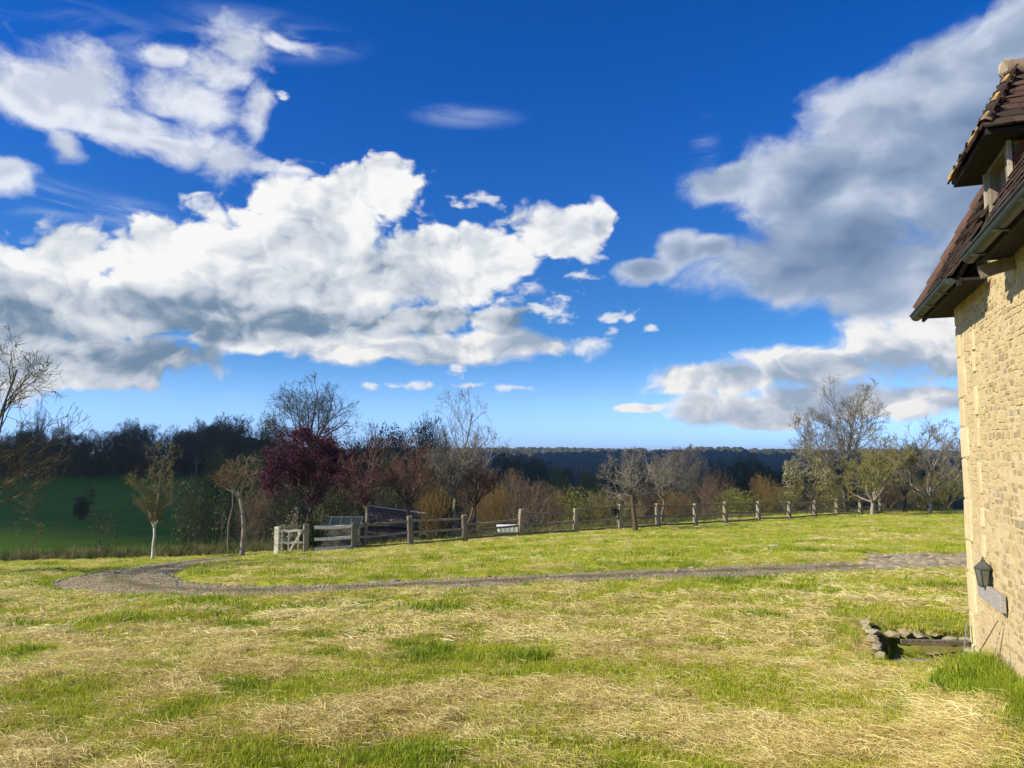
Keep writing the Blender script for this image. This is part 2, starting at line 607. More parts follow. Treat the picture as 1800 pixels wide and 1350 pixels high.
def tubes(polys, sides):
    """polylines [(pts, radii)] -> verts, quads"""
    groups = {}
    for p, r in polys:
        groups.setdefault(len(p), []).append((p, r))
    V, Q, off = [], [], 0
    ang = np.arange(sides) * 2 * math.pi / sides
    for n, items in groups.items():
        P = np.array([i[0] for i in items], float)
        R = np.array([i[1] for i in items], float)
        m = len(items)
        T = np.gradient(P, axis=1)
        T /= np.linalg.norm(T, axis=2, keepdims=True) + 1e-9
        ref = np.array([0.31, 0.88, 0.36])
        U = np.cross(T, ref)
        U /= np.linalg.norm(U, axis=2, keepdims=True) + 1e-9
        W = np.cross(T, U)
        vv = P[:, :, None, :] + R[:, :, None, None] * (np.cos(ang)[None, None, :, None] * U[:, :, None, :] + np.sin(ang)[None, None, :, None] * W[:, :, None, :])
        V.append(vv.reshape(-1, 3))
        base = off + (np.arange(m)[:, None, None] * n + np.arange(n - 1)[None, :, None]) * sides
        j = np.arange(sides)[None, None, :]
        j2 = (j + 1) % sides
        q = np.stack([base + j, base + j2, base + sides + j2, base + sides + j], -1)
        Q.append(q.reshape(-1, 4))
        off += m * n * sides
    return np.concatenate(V), np.concatenate(Q)


# ------------------------------------------------------------------ ground sheet
def ground_material():
    m = bpy.data.materials.new('meadow_ground')
    m.use_nodes = True
    t = m.node_tree
    N = NT(t)
    b = t.nodes['Principled BSDF']
    b.inputs['Roughness'].default_value = 0.95
    b.inputs['Specular IOR Level'].default_value = 0.1
    geo = N.n('ShaderNodeNewGeometry')
    pos = geo.outputs['Position']
    s = N.attr('straw').outputs['Fac']
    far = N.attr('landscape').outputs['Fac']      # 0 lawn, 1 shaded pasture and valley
    wood = N.attr('wooded').outputs['Fac']
    soil = N.attr('soil').outputs['Fac']
    n1 = N.noise(pos, 7.0, 5, 0.65).outputs[0]
    n2 = N.noise(pos, 38.0, 4, 0.7).outputs[0]
    green = N.mix(N.ss(n1, .3, .7), (0.21, 0.26, 0.02), (0.36, 0.36, 0.045))
    dry = N.mix(N.ss(n2, .3, .7), (0.46, 0.37, 0.14), (0.32, 0.255, 0.09))
    f = N.ss(N.m('ADD', s, N.m('MULTIPLY', N.m('SUBTRACT', n2, .5), 0.9)), .25, .8)
    c = N.mix(f, green, dry)
    n3 = N.noise(N.v('MULTIPLY', pos, (.5, 1.4, 1)), 0.22, 8, 0.7).outputs[0]
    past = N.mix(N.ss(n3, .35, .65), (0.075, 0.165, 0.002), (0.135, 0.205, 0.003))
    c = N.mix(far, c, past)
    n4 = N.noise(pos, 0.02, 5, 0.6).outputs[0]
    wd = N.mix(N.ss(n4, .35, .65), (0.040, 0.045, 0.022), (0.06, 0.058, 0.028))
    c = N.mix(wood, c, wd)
    fld = N.noise(N.v('MULTIPLY', pos, (1, .45, 1)), 0.006, 2, 0.5).outputs[0]
    c = N.mix(N.m('MULTIPLY', N.ss(fld, .60, .63), N.attr('hill').outputs['Fac']), c, (0.17, 0.20, 0.07))
    c = N.mix(soil, c, (0.085, 0.075, 0.035))
    t.links.new(c, b.inputs['Base Color'])
    bp = N.n('ShaderNodeBump')
    bp.inputs['Strength'].default_value = 0.6
    bp.inputs['Distance'].default_value = 0.03
    t.links.new(N.noise(pos, 26.0, 5, 0.7).outputs[0], bp.inputs['Height'])
    t.links.new(bp.outputs[0], b.inputs['Normal'])
    return m


def set_attr(me, name, vals):
    a = me.attributes.new(name, 'FLOAT', 'POINT')
    a.data.foreach_set('value', np.asarray(vals, np.float32))


def build_ground():
    front = np.radians(np.linspace(-44, 44, 560))
    back = np.radians(np.linspace(44, 316, 90))[1:-1]
    ang = np.concatenate([front, back])
    rad = np.concatenate([[0.25], np.geomspace(0.6, 60, 330), np.geomspace(62, 6000, 90)])
    A, R = np.meshgrid(ang, rad)
    X, Y = R * np.sin(A), R * np.cos(A)
    Z = ground_z(X, Y)
    nr, na = A.shape
    V = np.stack([X, Y, Z], -1).reshape(-1, 3)
    V = np.vstack([V, [[0, 0, gz(0, 0)]]])
    i = np.arange(nr - 1)[:, None] * na
    j = np.arange(na)[None, :]
    j2 = (j + 1) % na
    q = np.stack([i + j, i + na + j, i + na + j2, i + j2], -1).reshape(-1, 4)
    # orientation: angle grows clockwise, so this winding faces up
    q = q[:, ::-1]
    c = nr * na
    tri = np.stack([np.full(na, c), np.arange(na), (np.arange(na) + 1) % na], -1)[:, ::-1]
    me = mesh_np('ground', V, [q, tri], [ground_material()], smooth=True)
    x, y = V[:, 0], V[:, 1]
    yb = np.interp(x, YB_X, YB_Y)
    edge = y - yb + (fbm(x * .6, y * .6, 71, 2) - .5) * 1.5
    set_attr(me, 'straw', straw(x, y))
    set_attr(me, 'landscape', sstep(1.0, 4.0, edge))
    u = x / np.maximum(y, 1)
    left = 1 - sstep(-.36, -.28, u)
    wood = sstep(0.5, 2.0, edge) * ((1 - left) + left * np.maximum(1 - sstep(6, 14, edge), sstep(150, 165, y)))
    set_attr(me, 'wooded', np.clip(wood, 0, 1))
    set_attr(me, 'hill', sstep(700, 1200, y))
    t, o = to_house(x, y)
    pit = (t > PIT[0] - .1) & (t < PIT[1] + .1) & (o > PIT[2] - .1) & (o < PIT[3] + .05)
    set_attr(me, 'soil', np.clip(.75 * pit + .8 * in_cobbles(x, y), 0, 1))
    link('ground', me, kind='structure')


build_ground()


def build_path():
    nc = 17
    V, cr, lo = [], [], []
    T = np.gradient(PATH_C, axis=0)
    T /= np.linalg.norm(T, axis=1, keepdims=True)
    S = np.stack([T[:, 1], -T[:, 0]], 1)
    us = np.linspace(-1, 1, nc)
    for k in range(len(PATH_C)):
        for u in us:
            p = PATH_C[k] + S[k] * u * PATH_HW[k] * (1 + .06 * math.sin(k * .9) + .05 * math.sin(k * 2.3 + u))
            V.append((p[0], p[1], 0))
            cr.append(u)
    V = np.array(V)
    cr = np.array(cr)
    x, y = V[:, 0], V[:, 1]
    V[:, 2] = base_z(x, y) - .005 + (fbm(x * 5, y * 5, 80, 3) - .5) * .05 + .02 * (np.abs(cr) < .25) - .05 * sstep(.75, 1.0, np.abs(cr))
    n = len(PATH_C)
    i = np.arange(n - 1)[:, None] * nc
    j = np.arange(nc - 1)[None, :]
    q = np.stack([i + j, i + j + 1, i + nc + j + 1, i + nc + j], -1).reshape(-1, 4)
    m = bpy.data.materials.new('lane_gravel')
    m.use_nodes = True
    t = m.node_tree
    N = NT(t)
    b = t.nodes['Principled BSDF']
    b.inputs['Roughness'].default_value = 0.95
    b.inputs['Specular IOR Level'].default_value = 0.15
    pos = N.n('ShaderNodeNewGeometry').outputs['Position']
    v = N.n('ShaderNodeTexVoronoi')
    v.inputs['Scale'].default_value = 22
    t.links.new(pos, v.inputs['Vector'])
    n1 = N.noise(pos, 3.0, 5, .65).outputs[0]
    c = N.mix(N.ss(n1, .35, .65), (0.30, 0.24, 0.13), (0.19, 0.148, 0.075))
    c = N.mix(N.m('MULTIPLY', v.outputs['Color'], .35), c, (0.36, 0.31, 0.21))
    a = N.attr('across').outputs['Fac']
    mid = N.ss(N.m('ABSOLUTE', a), .34, .10)
    c = N.mix(N.m('MULTIPLY', mid, N.ss(n1, .3, .6)), c, (0.135, 0.118, 0.05))
    t.links.new(c, b.inputs['Base Color'])
    bp = N.n('ShaderNodeBump')
    bp.inputs['Strength'].default_value = 0.8
    bp.inputs['Distance'].default_value = 0.03
    t.links.new(v.outputs['Distance'], bp.inputs['Height'])
    t.links.new(bp.outputs[0], b.inputs['Normal'])
    me = mesh_np('path', V, [q], [m], smooth=True)
    set_attr(me, 'across', cr)
    link('path', me, kind='structure')


build_path()


# ------------------------------------------------------------------ instanced "stuff"
def scatter(name, pts, rot, scale, index, protos, attrs=None, **props):
    """one object whose points carry instances of the prototype meshes"""
    me = bpy.data.meshes.new(name)
    n = len(pts)
    me.vertices.add(n)
    me.vertices.foreach_set('co', np.asarray(pts, np.float32).ravel())
    a = me.attributes.new('rot', 'FLOAT_VECTOR', 'POINT')
    a.data.foreach_set('vector', np.asarray(rot, np.float32).ravel())
    a = me.attributes.new('scl', 'FLOAT_VECTOR', 'POINT')
    a.data.foreach_set('vector', np.asarray(scale, np.float32).ravel())
    a = me.attributes.new('pick', 'INT', 'POINT')
    a.data.foreach_set('value', np.asarray(index, np.int32))
    for k, v in (attrs or {}).items():
        set_attr(me, k, v)
    o = link(name, me, **props)
    o['kind'] = 'stuff'
    c = bpy.data.collections.new(name + '_pieces')
    for i, pm in enumerate(protos):
        c.objects.link(bpy.data.objects.new('%s_piece_%02d' % (name, i), pm))
    g = bpy.data.node_groups.new(name + '_spread', 'GeometryNodeTree')
    g.interface.new_socket('Geometry', in_out='INPUT', socket_type='NodeSocketGeometry')
    g.interface.new_socket('Geometry', in_out='OUTPUT', socket_type='NodeSocketGeometry')
    gi, go = g.nodes.new('NodeGroupInput'), g.nodes.new('NodeGroupOutput')
    m2p = g.nodes.new('GeometryNodeMeshToPoints')
    ip = g.nodes.new('GeometryNodeInstanceOnPoints')
    ci = g.nodes.new('GeometryNodeCollectionInfo')
    ci.inputs['Collection'].default_value = c
    ci.inputs['Separate Children'].default_value = True
    ci.inputs['Reset Children'].default_value = True
    ip.inputs['Pick Instance'].default_value = True

    def na(nm, ty):
        nd = g.nodes.new('GeometryNodeInputNamedAttribute')
        nd.data_type = ty
        nd.inputs[0].default_value = nm
        return nd.outputs[0]
    L = g.links.new
    L(gi.outputs[0], m2p.inputs[0])
    L(m2p.outputs[0], ip.inputs['Points'])
    L(ci.outputs[0], ip.inputs['Instance'])
    L(na('pick', 'INT'), ip.inputs['Instance Index'])
    L(na('rot', 'FLOAT_VECTOR'), ip.inputs['Rotation'])
    L(na('scl', 'FLOAT_VECTOR'), ip.inputs['Scale'])
    L(ip.outputs[0], go.inputs[0])
    md = o.modifiers.new('spread', 'NODES')
    md.node_group = g
    return o


def blade_material(name, cols, transl=0.35, rough=0.6):
    """colour picked by the instance attribute 'tint' (0..1) through three stops"""
    m = bpy.data.materials.new(name)
    m.use_nodes = True
    t = m.node_tree
    N = NT(t)
    b = t.nodes['Principled BSDF']
    b.inputs['Roughness'].default_value = rough
    b.inputs['Specular IOR Level'].default_value = 0.25
    tint = N.attr('tint', 'INSTANCER').outputs['Fac']
    uvn = N.attr('along').outputs['Fac']
    ra = N.attr('blade').outputs['Fac']
    k = N.m('ADD', tint, N.m('MULTIPLY', N.m('SUBTRACT', ra, .5), .55))
    c = N.mix(N.ss(k, 0.0, .5), cols[0], cols[1])
    c = N.mix(N.ss(k, .5, 1.0), c, cols[2])
    t.links.new(c, b.inputs['Base Color'])
    tr = N.n('ShaderNodeBsdfTranslucent')
    t.links.new(c, tr.inputs['Color'])
    mx = N.n('ShaderNodeMixShader')
    mx.inputs[0].default_value = transl
    t.links.new(b.outputs[0], mx.inputs[1])
    t.links.new(tr.outputs[0], mx.inputs[2])
    t.links.new(mx.outputs[0], t.nodes['Material Output'].inputs['Surface'])
    return m


def tuft(name, rng, n, rad, hmin, hmax, width, lean, mat, flat=0.0):
    V, Q, al, br = [], [], [], []
    for k in range(n):
        a = rng.uniform(0, 2 * math.pi)
        r = rad * math.sqrt(rng.uniform())
        p = np.array([r * math.cos(a), r * math.sin(a), 0.0])
        h = rng.uniform(hmin, hmax)
        d = rng.uniform(0, 2 * math.pi)
        ln = abs(rng.normal(0, lean)) + .1
        out = np.array([math.cos(d), math.sin(d), 0])
        side = np.array([-math.sin(d), math.cos(d), 0])
        tw = rng.uniform(-1, 1)
        side = side * math.cos(tw) + out * math.sin(tw)
        w = width * rng.uniform(.6, 1.2)
        k0 = len(V)
        rb = rng.uniform()
        if flat > 0:
            p[2] = rng.uniform(0.0, flat)
            e = p + out * h + np.array([0, 0, rng.uniform(-.3, .5) * flat])
            mid = (p + e) / 2 + side * rng.normal(0, .07) * h + np.array([0, 0, rng.uniform(.0, .9) * flat])
            pts = [(p, .8), (mid, 1.0), (e, .5)]
            up = np.array([0, 0, 1.0])
            sd = np.cross(out, up)
            sd = sd * math.cos(tw) + up * math.sin(tw)
            for (q, ww) in pts:
                V += [q - sd * w * ww / 2, q + sd * w * ww / 2]
                al += [.5, .5]
                br += [rb, rb]
            Q += [(k0, k0 + 1, k0 + 3, k0 + 2), (k0 + 2, k0 + 3, k0 + 5, k0 + 4)]
        else:
            m1 = p + np.array([0, 0, h * .55]) + out * h * ln * .25
            e = p + np.array([0, 0, h * (1 - .25 * min(ln, 1.5))]) + out * h * ln * .8
            for (q, ww, uu) in ((p - np.array([0, 0, .01]), .9, 0), (m1, .8, .55), (e, .12, 1)):
                V += [q - side * w * ww / 2, q + side * w * ww / 2]
                al += [uu, uu]
                br += [rb, rb]
            Q += [(k0, k0 + 1, k0 + 3, k0 + 2), (k0 + 2, k0 + 3, k0 + 5, k0 + 4)]
    me = mesh_np(name, np.array(V), [np.array(Q)], [mat])
    set_attr(me, 'along', al)
    set_attr(me, 'blade', br)
    return me


def lawn_points(n, d0, d1, power=2.0, amax=38.0):
    """more points per square metre close to the camera"""
    u = RNG.uniform(size=n)
    if power == 2.0:
        y = d0 * (d1 / d0) ** u
    else:
        e = 2.0 - power
        y = (d0 ** e + u * (d1 ** e - d0 ** e)) ** (1 / e)
    a = np.tan(np.radians(amax)) * RNG.uniform(-1, 1, n)
    return y * a, y


def keep_lawn(x, y, margin=1.0, edge=1.0):
    yb = np.interp(x, YB_X, YB_Y)
    t, o = to_house(x, y)
    pit = (t > PIT[0] - .05) & (t < PIT[1] + .12) & (o > PIT[2]) & (o < PIT[3] + .1)
    house = (t > -.08) & (o < .06)
    return (path_rel(x, y) > margin) & (~in_cobbles(x, y)) & (y < yb + edge) & ~pit & ~house


def build_grass():
    rng = np.random.default_rng(3)
    gm = blade_material('grass_blades', [(0.16, 0.255, 0.014), (0.43, 0.46, 0.03), (0.66, 0.60, 0.12)], .4)
    hm = blade_material('hay_straw', [(0.46, 0.35, 0.12), (0.74, 0.62, 0.25), (0.86, 0.79, 0.44)], .25)
    near = [tuft('grass_tuft', rng, 40, .075, .022, .062, .0045, .45, gm) for _ in range(6)]
    mid = [tuft('grass_tuft_wide', rng, 40, .16, .025, .060, .0085, .45, gm) for _ in range(5)]
    hay = [tuft('hay_wisp', rng, 46, .10, .04, .14, .0027, .3, hm, flat=.018) for _ in range(6)]
    haym = [tuft('hay_wisp_wide', rng, 42, .19, .06, .18, .0058, .3, hm, flat=.024) for _ in range(5)]
    tall = [tuft('long_grass', rng, 40, .10, .10, .30, .0075, .6, gm) for _ in range(5)]
    heap = [tuft('hay_heap', rng, 80, .13, .05, .15, .0030, .3, hm, flat=.042) for _ in range(4)]
    protos = near + mid + hay + haym + tall + heap
    iN, iM, iH, iHM, iT, iP = 0, 6, 11, 17, 22, 27
    P, I, S, T = [], [], [], []

    def put(x, y, idx, sc, tint, dz=0.0):
        P.append(np.stack([x, y, ground_z(x, y) + dz], 1))
        I.append(idx)
        S.append(sc)
        T.append(tint)
    # green blades
    for (n, d0, d1, i0, ni, sc0) in ((36000, 3.2, 9.5, iN, 6, 1.0), (42000, 7.5, 52, iM, 5, 1.0)):
        x, y = lawn_points(n, d0, d1)
        s = straw(x, y)
        pr = path_rel(x, y)
        k = keep_lawn(x, y, 1.0) & (RNG.uniform(size=n) > s * .62)
        x, y, s, pr = x[k], y[k], s[k], pr[k]
        lush = sstep(.56, .70, fbm(x * 1.4, y * 2.0, 90, 3)) * (1 - s)
        verge = (1 - sstep(1.0, 1.6, pr))
        th, oo = to_house(x, y)
        hv = (1 - sstep(.1, .55, oo)) * (oo > 0) * (th > -.3) * .6
        lush = np.clip(lush + .55 * verge + hv, 0, 1)
        sc = sc0 * RNG.uniform(.6, 1.15, len(x)) * (1 + .55 * lush - .3 * s) * (1 - .35 * verge)
        far = sstep(9, 30, y)
        sc = sc * (1 + .15 * far)
        tint = np.clip(.46 + .30 * s - .36 * lush + .10 * far + RNG.normal(0, .12, len(x)) + .25 * (fbm(x * .3, y * .4, 93, 2) - .5), 0, 1)
        put(x, y, i0 + RNG.integers(0, ni, len(x)), sc, tint)
    # straw
    for (n, d0, d1, i0, ni) in ((34000, 3.2, 9.5, iH, 6), (33000, 7.5, 52, iHM, 5)):
        x, y = lawn_points(n, d0, d1)
        s = straw(x, y)
        k = keep_lawn(x, y, 1.25) & (RNG.uniform(size=n) < s * .78 + .10)
        x, y, s = x[k], y[k], s[k]
        tint = np.clip(.42 + RNG.normal(0, .22, len(x)) + .6 * (fbm(x * .8, y * .8, 95, 2) - .5), 0, 1)
        put(x, y, i0 + RNG.integers(0, ni, len(x)), RNG.uniform(.55, 1.1, len(x)), tint, .004)
    # thicker heaps of raked cuttings along the windrows
    x, y = lawn_points(4200, 3.4, 16)
    k = keep_lawn(x, y, 1.3) & (straw(x, y) > .72) & (fbm(x * 1.7, y * 1.7, 97, 2) > .50)
    x, y = x[k], y[k]
    put(x, y, iP + RNG.integers(0, 4, len(x)), RNG.uniform(.5, 1.25, len(x)), np.clip(RNG.normal(.32, .25, len(x)), 0, 1), -.004)
    # long grass at the foot of the house and round the pit
    NL = 420
    th = RNG.uniform(.1, 3.4, NL)
    oo = np.abs(RNG.normal(0, .13, NL)) + .06
    q = np.array([hp(a, b, 0) for a, b in zip(th, oo)])
    put(q[:, 0], q[:, 1], iT + RNG.integers(0, 5, NL), RNG.uniform(.3, .65, NL) * (1 - .4 * np.clip(oo, 0, 1)), np.clip(RNG.normal(.2, .14, NL), 0, 1))
    ring = []
    for _ in range(190):
        side = RNG.integers(0, 3)
        if side == 0:
            ring.append((RNG.uniform(PIT[0] - .3, PIT[1]), PIT[3] + .16 + abs(RNG.normal(0, .14))))
        elif side == 1:
            ring.append((PIT[0] - .1 - abs(RNG.normal(0, .22)), RNG.uniform(PIT[2], PIT[3] + .3)))
        else:
            ring.append((RNG.uniform(.0, .25), RNG.uniform(.15, PIT[3] + .2)))
    q = np.array([hp(a, b, 0) for a, b in ring])
    put(q[:, 0], q[:, 1], iT + RNG.integers(0, 5, len(q)), np.where(q[:, 1] < 7.0, .28, .5) * RNG.uniform(.5, 1.15, len(q)), np.clip(RNG.normal(.38, .2, len(q)), 0, 1))
    # inside the pit
    q = np.array([hp(RNG.uniform(PIT[0] + .05, PIT[1] - .1), RNG.uniform(PIT[2], PIT[3] - .05), 0) for _ in range(420)])
    put(q[:, 0], q[:, 1], iN + RNG.integers(0, 6, len(q)), RNG.uniform(.7, 1.5, len(q)), np.clip(RNG.normal(.2, .15, len(q)), 0, 1))
    pts = np.concatenate(P)
    n = len(pts)
    sc = np.concatenate(S)[:, None] * np.ones((1, 3))
    rot = np.zeros((n, 3))
    rot[:, 2] = RNG.uniform(0, 6.28, n)
    rot[:, 0] = RNG.normal(0, .10, n)
    rot[:, 1] = RNG.normal(0, .10, n)
    scatter('mown_grass', pts, rot, sc, np.concatenate(I), protos, {'tint': np.concatenate(T)},
            label='mown yellow green grass with cut hay lying over the lawn', category='grass')

    # rough tall grass along the lawn's edge, the fence line and below it
    rm = blade_material('rough_blades', [(0.06, 0.095, 0.015), (0.13, 0.135, 0.04), (0.30, 0.24, 0.12)], .3)
    rp = [tuft('rough_tuft', rng, 40, .20, .25, .75, .016, .45, rm) for _ in range(5)]
    n = 6500
    x = RNG.uniform(-34, 30, n)
    yb = np.interp(x, YB_X, YB_Y)
    off = np.abs(RNG.normal(0, 3.2, n)) * np.where(x < -8, 1.4, .8) + .5
    y = yb + off
    sc = RNG.uniform(.4, 1.0, n) * np.where(x < -9.5, 1.15, .55) * (.45 + .55 * sstep(.4, 2.5, off))
    tint = np.clip(.45 + RNG.normal(0, .25, n) + .5 * (fbm(x * .4, y * .4, 99, 2) - .5), 0, 1)
    rot = np.zeros((n, 3))
    rot[:, 2] = RNG.uniform(0, 6.28, n)
    scatter('rough_grass', np.stack([x, y, ground_z(x, y)], 1), rot, sc[:, None] * np.ones((1, 3)), RNG.integers(0, 5, n), rp, {'tint': tint},
            label='rough uncut brownish grass along the edge of the lawn', category='grass')


build_grass()


def rock_mesh(name, rng, mat, flat=.6):
    import bmesh
    bm = bmesh.new()
    bmesh.ops.create_icosphere(bm, subdivisions=1, radius=1.0)
    for v in bm.verts:
        v.co *= rng.uniform(.75, 1.15)
        v.co.z *= flat
    me = bpy.data.meshes.new(name)
    bm.to_mesh(me)
    bm.free()
    me.materials.append(mat)
    return me


def build_gravel():
    rng = np.random.default_rng(8)
    ms = [material('pebble_pale', (0.40, 0.35, 0.26), (0.30, 0.255, 0.18), 9), material('pebble_grey', (0.24, 0.205, 0.15), (0.16, 0.14, 0.10), 9)]
    protos = [rock_mesh('pebble', rng, ms[i % 2], .5) for i in range(6)]
    n = 5200
    k = RNG.integers(0, len(PATH_C), n)
    u = RNG.uniform(-1, 1, n)
    T = np.gradient(PATH_C, axis=0)
    T /= np.linalg.norm(T, axis=1, keepdims=True)
    S = np.stack([T[:, 1], -T[:, 0]], 1)
    p = PATH_C[k] + S[k] * (u * PATH_HW[k] * .95)[:, None] + T[k] * RNG.uniform(-.2, .2, n)[:, None]
    x, y = p[:, 0], p[:, 1]
    sz = np.exp(RNG.normal(math.log(.014), .5, n))
    sc = np.stack([sz * RNG.uniform(.8, 1.5, n), sz * RNG.uniform(.8, 1.5, n), sz], 1)
    rot = np.zeros((n, 3))
    rot[:, 2] = RNG.uniform(0, 6.28, n)
    scatter('lane_gravel', np.stack([x, y, base_z(x, y) - .006], 1), rot, sc, RNG.integers(0, 6, n), protos,
            label='loose grey stones lying on the farm lane', category='gravel')


build_gravel()


# ------------------------------------------------------------------ cobbled paving at the lane's end
def build_cobbles():
    xs = np.linspace(0, 9.0, 40)
    y0, y1 = _c0[1], _c1[1]
    V, Q = [], []
    ny = 12
    for i, dx in enumerate(xs):
        for j in range(ny):
            y = y0 + (y1 - y0) * j / (ny - 1)
            x = np.interp(y, [y0, y1], [_c0[0], _c1[0]]) + dx
            V.append((x, y, float(base_z(np.array([x]), np.array([y]))[0]) - .030))
    for i in range(len(xs) - 1):
        for j in range(ny - 1):
            a = i * ny + j
            Q.append((a, a + ny, a + ny + 1, a + 1))
    base = link('cobbled_paving', mesh_np('cobbled_paving', np.array(V), [np.array(Q)], [material('paving_earth', (0.15, 0.125, 0.075), (0.10, 0.09, 0.045), 6)], smooth=True), kind='structure')
    rng = np.random.default_rng(5)
    ms = [material('cobble_tan', (0.36, 0.295, 0.185), (0.27, 0.22, 0.13), 14, var=.18, bump=.4), material('cobble_grey', (0.30, 0.255, 0.17), (0.23, 0.195, 0.125), 14, var=.18, bump=.4)]

    def cob(m):
        v = []
        for z, k in ((-.05, 1.0), (.012, 1.0), (.032, .78)):
            for sx, sy in ((-1, -1), (1, -1), (1, 1), (-1, 1)):
                v.append((sx * .5 * k + rng.uniform(-.05, .05), sy * .5 * k + rng.uniform(-.05, .05), z + rng.uniform(-.004, .004)))
        f = [(8, 9, 10, 11)]
        for r in (0, 4):
            for i in range(4):
                f.append((r + i, r + (i + 1) % 4, r + 4 + (i + 1) % 4, r + 4 + i))
        me = bpy.data.meshes.new('cobble')
        me.from_pydata(v, [], f)
        me.materials.append(m)
        return me
    meshes = [cob(ms[i % 2]) for i in range(6)]
    y = y0 + .1
    rows = []
    while y < y1:
        d = rng.uniform(.20, .27)
        xl = float(np.interp(y, [y0, y1], [_c0[0], _c1[0]]))
        x = xl + rng.uniform(-.1, .15)
        while x < xl + 8.5:
            wdt = rng.uniform(.20, .42)
            rows.append((x + wdt / 2, y + d / 2, wdt - .035, d - .04))
            x += wdt
        y += d
    rows.sort(key=lambda r: r[0] - .55 * r[1])
    rest = MB()
    nb = 0
    for (x, yy, wdt, d) in rows:
        if rng.uniform() < .05 or (yy > y1 - .9 and rng.uniform() < .35):
            continue
        z = float(base_z(np.array([x]), np.array([yy]))[0]) - .022 + rng.uniform(-.012, .012)
        if nb < 290:
            o = link('cobble', meshes[rng.integers(0, 6)], base, (x, yy, z))
            o.scale = (wdt, d, 1)
            o.rotation_euler = (rng.normal(0, .03), rng.normal(0, .03), rng.normal(0, .05))
            nb += 1
        else:
            rest.box(x - wdt / 2, x + wdt / 2, yy - d / 2, yy + d / 2, z - .05, z + .03)
    rest.build('farther_cobbles', ms[0], base, kind='stuff')


build_cobbles()


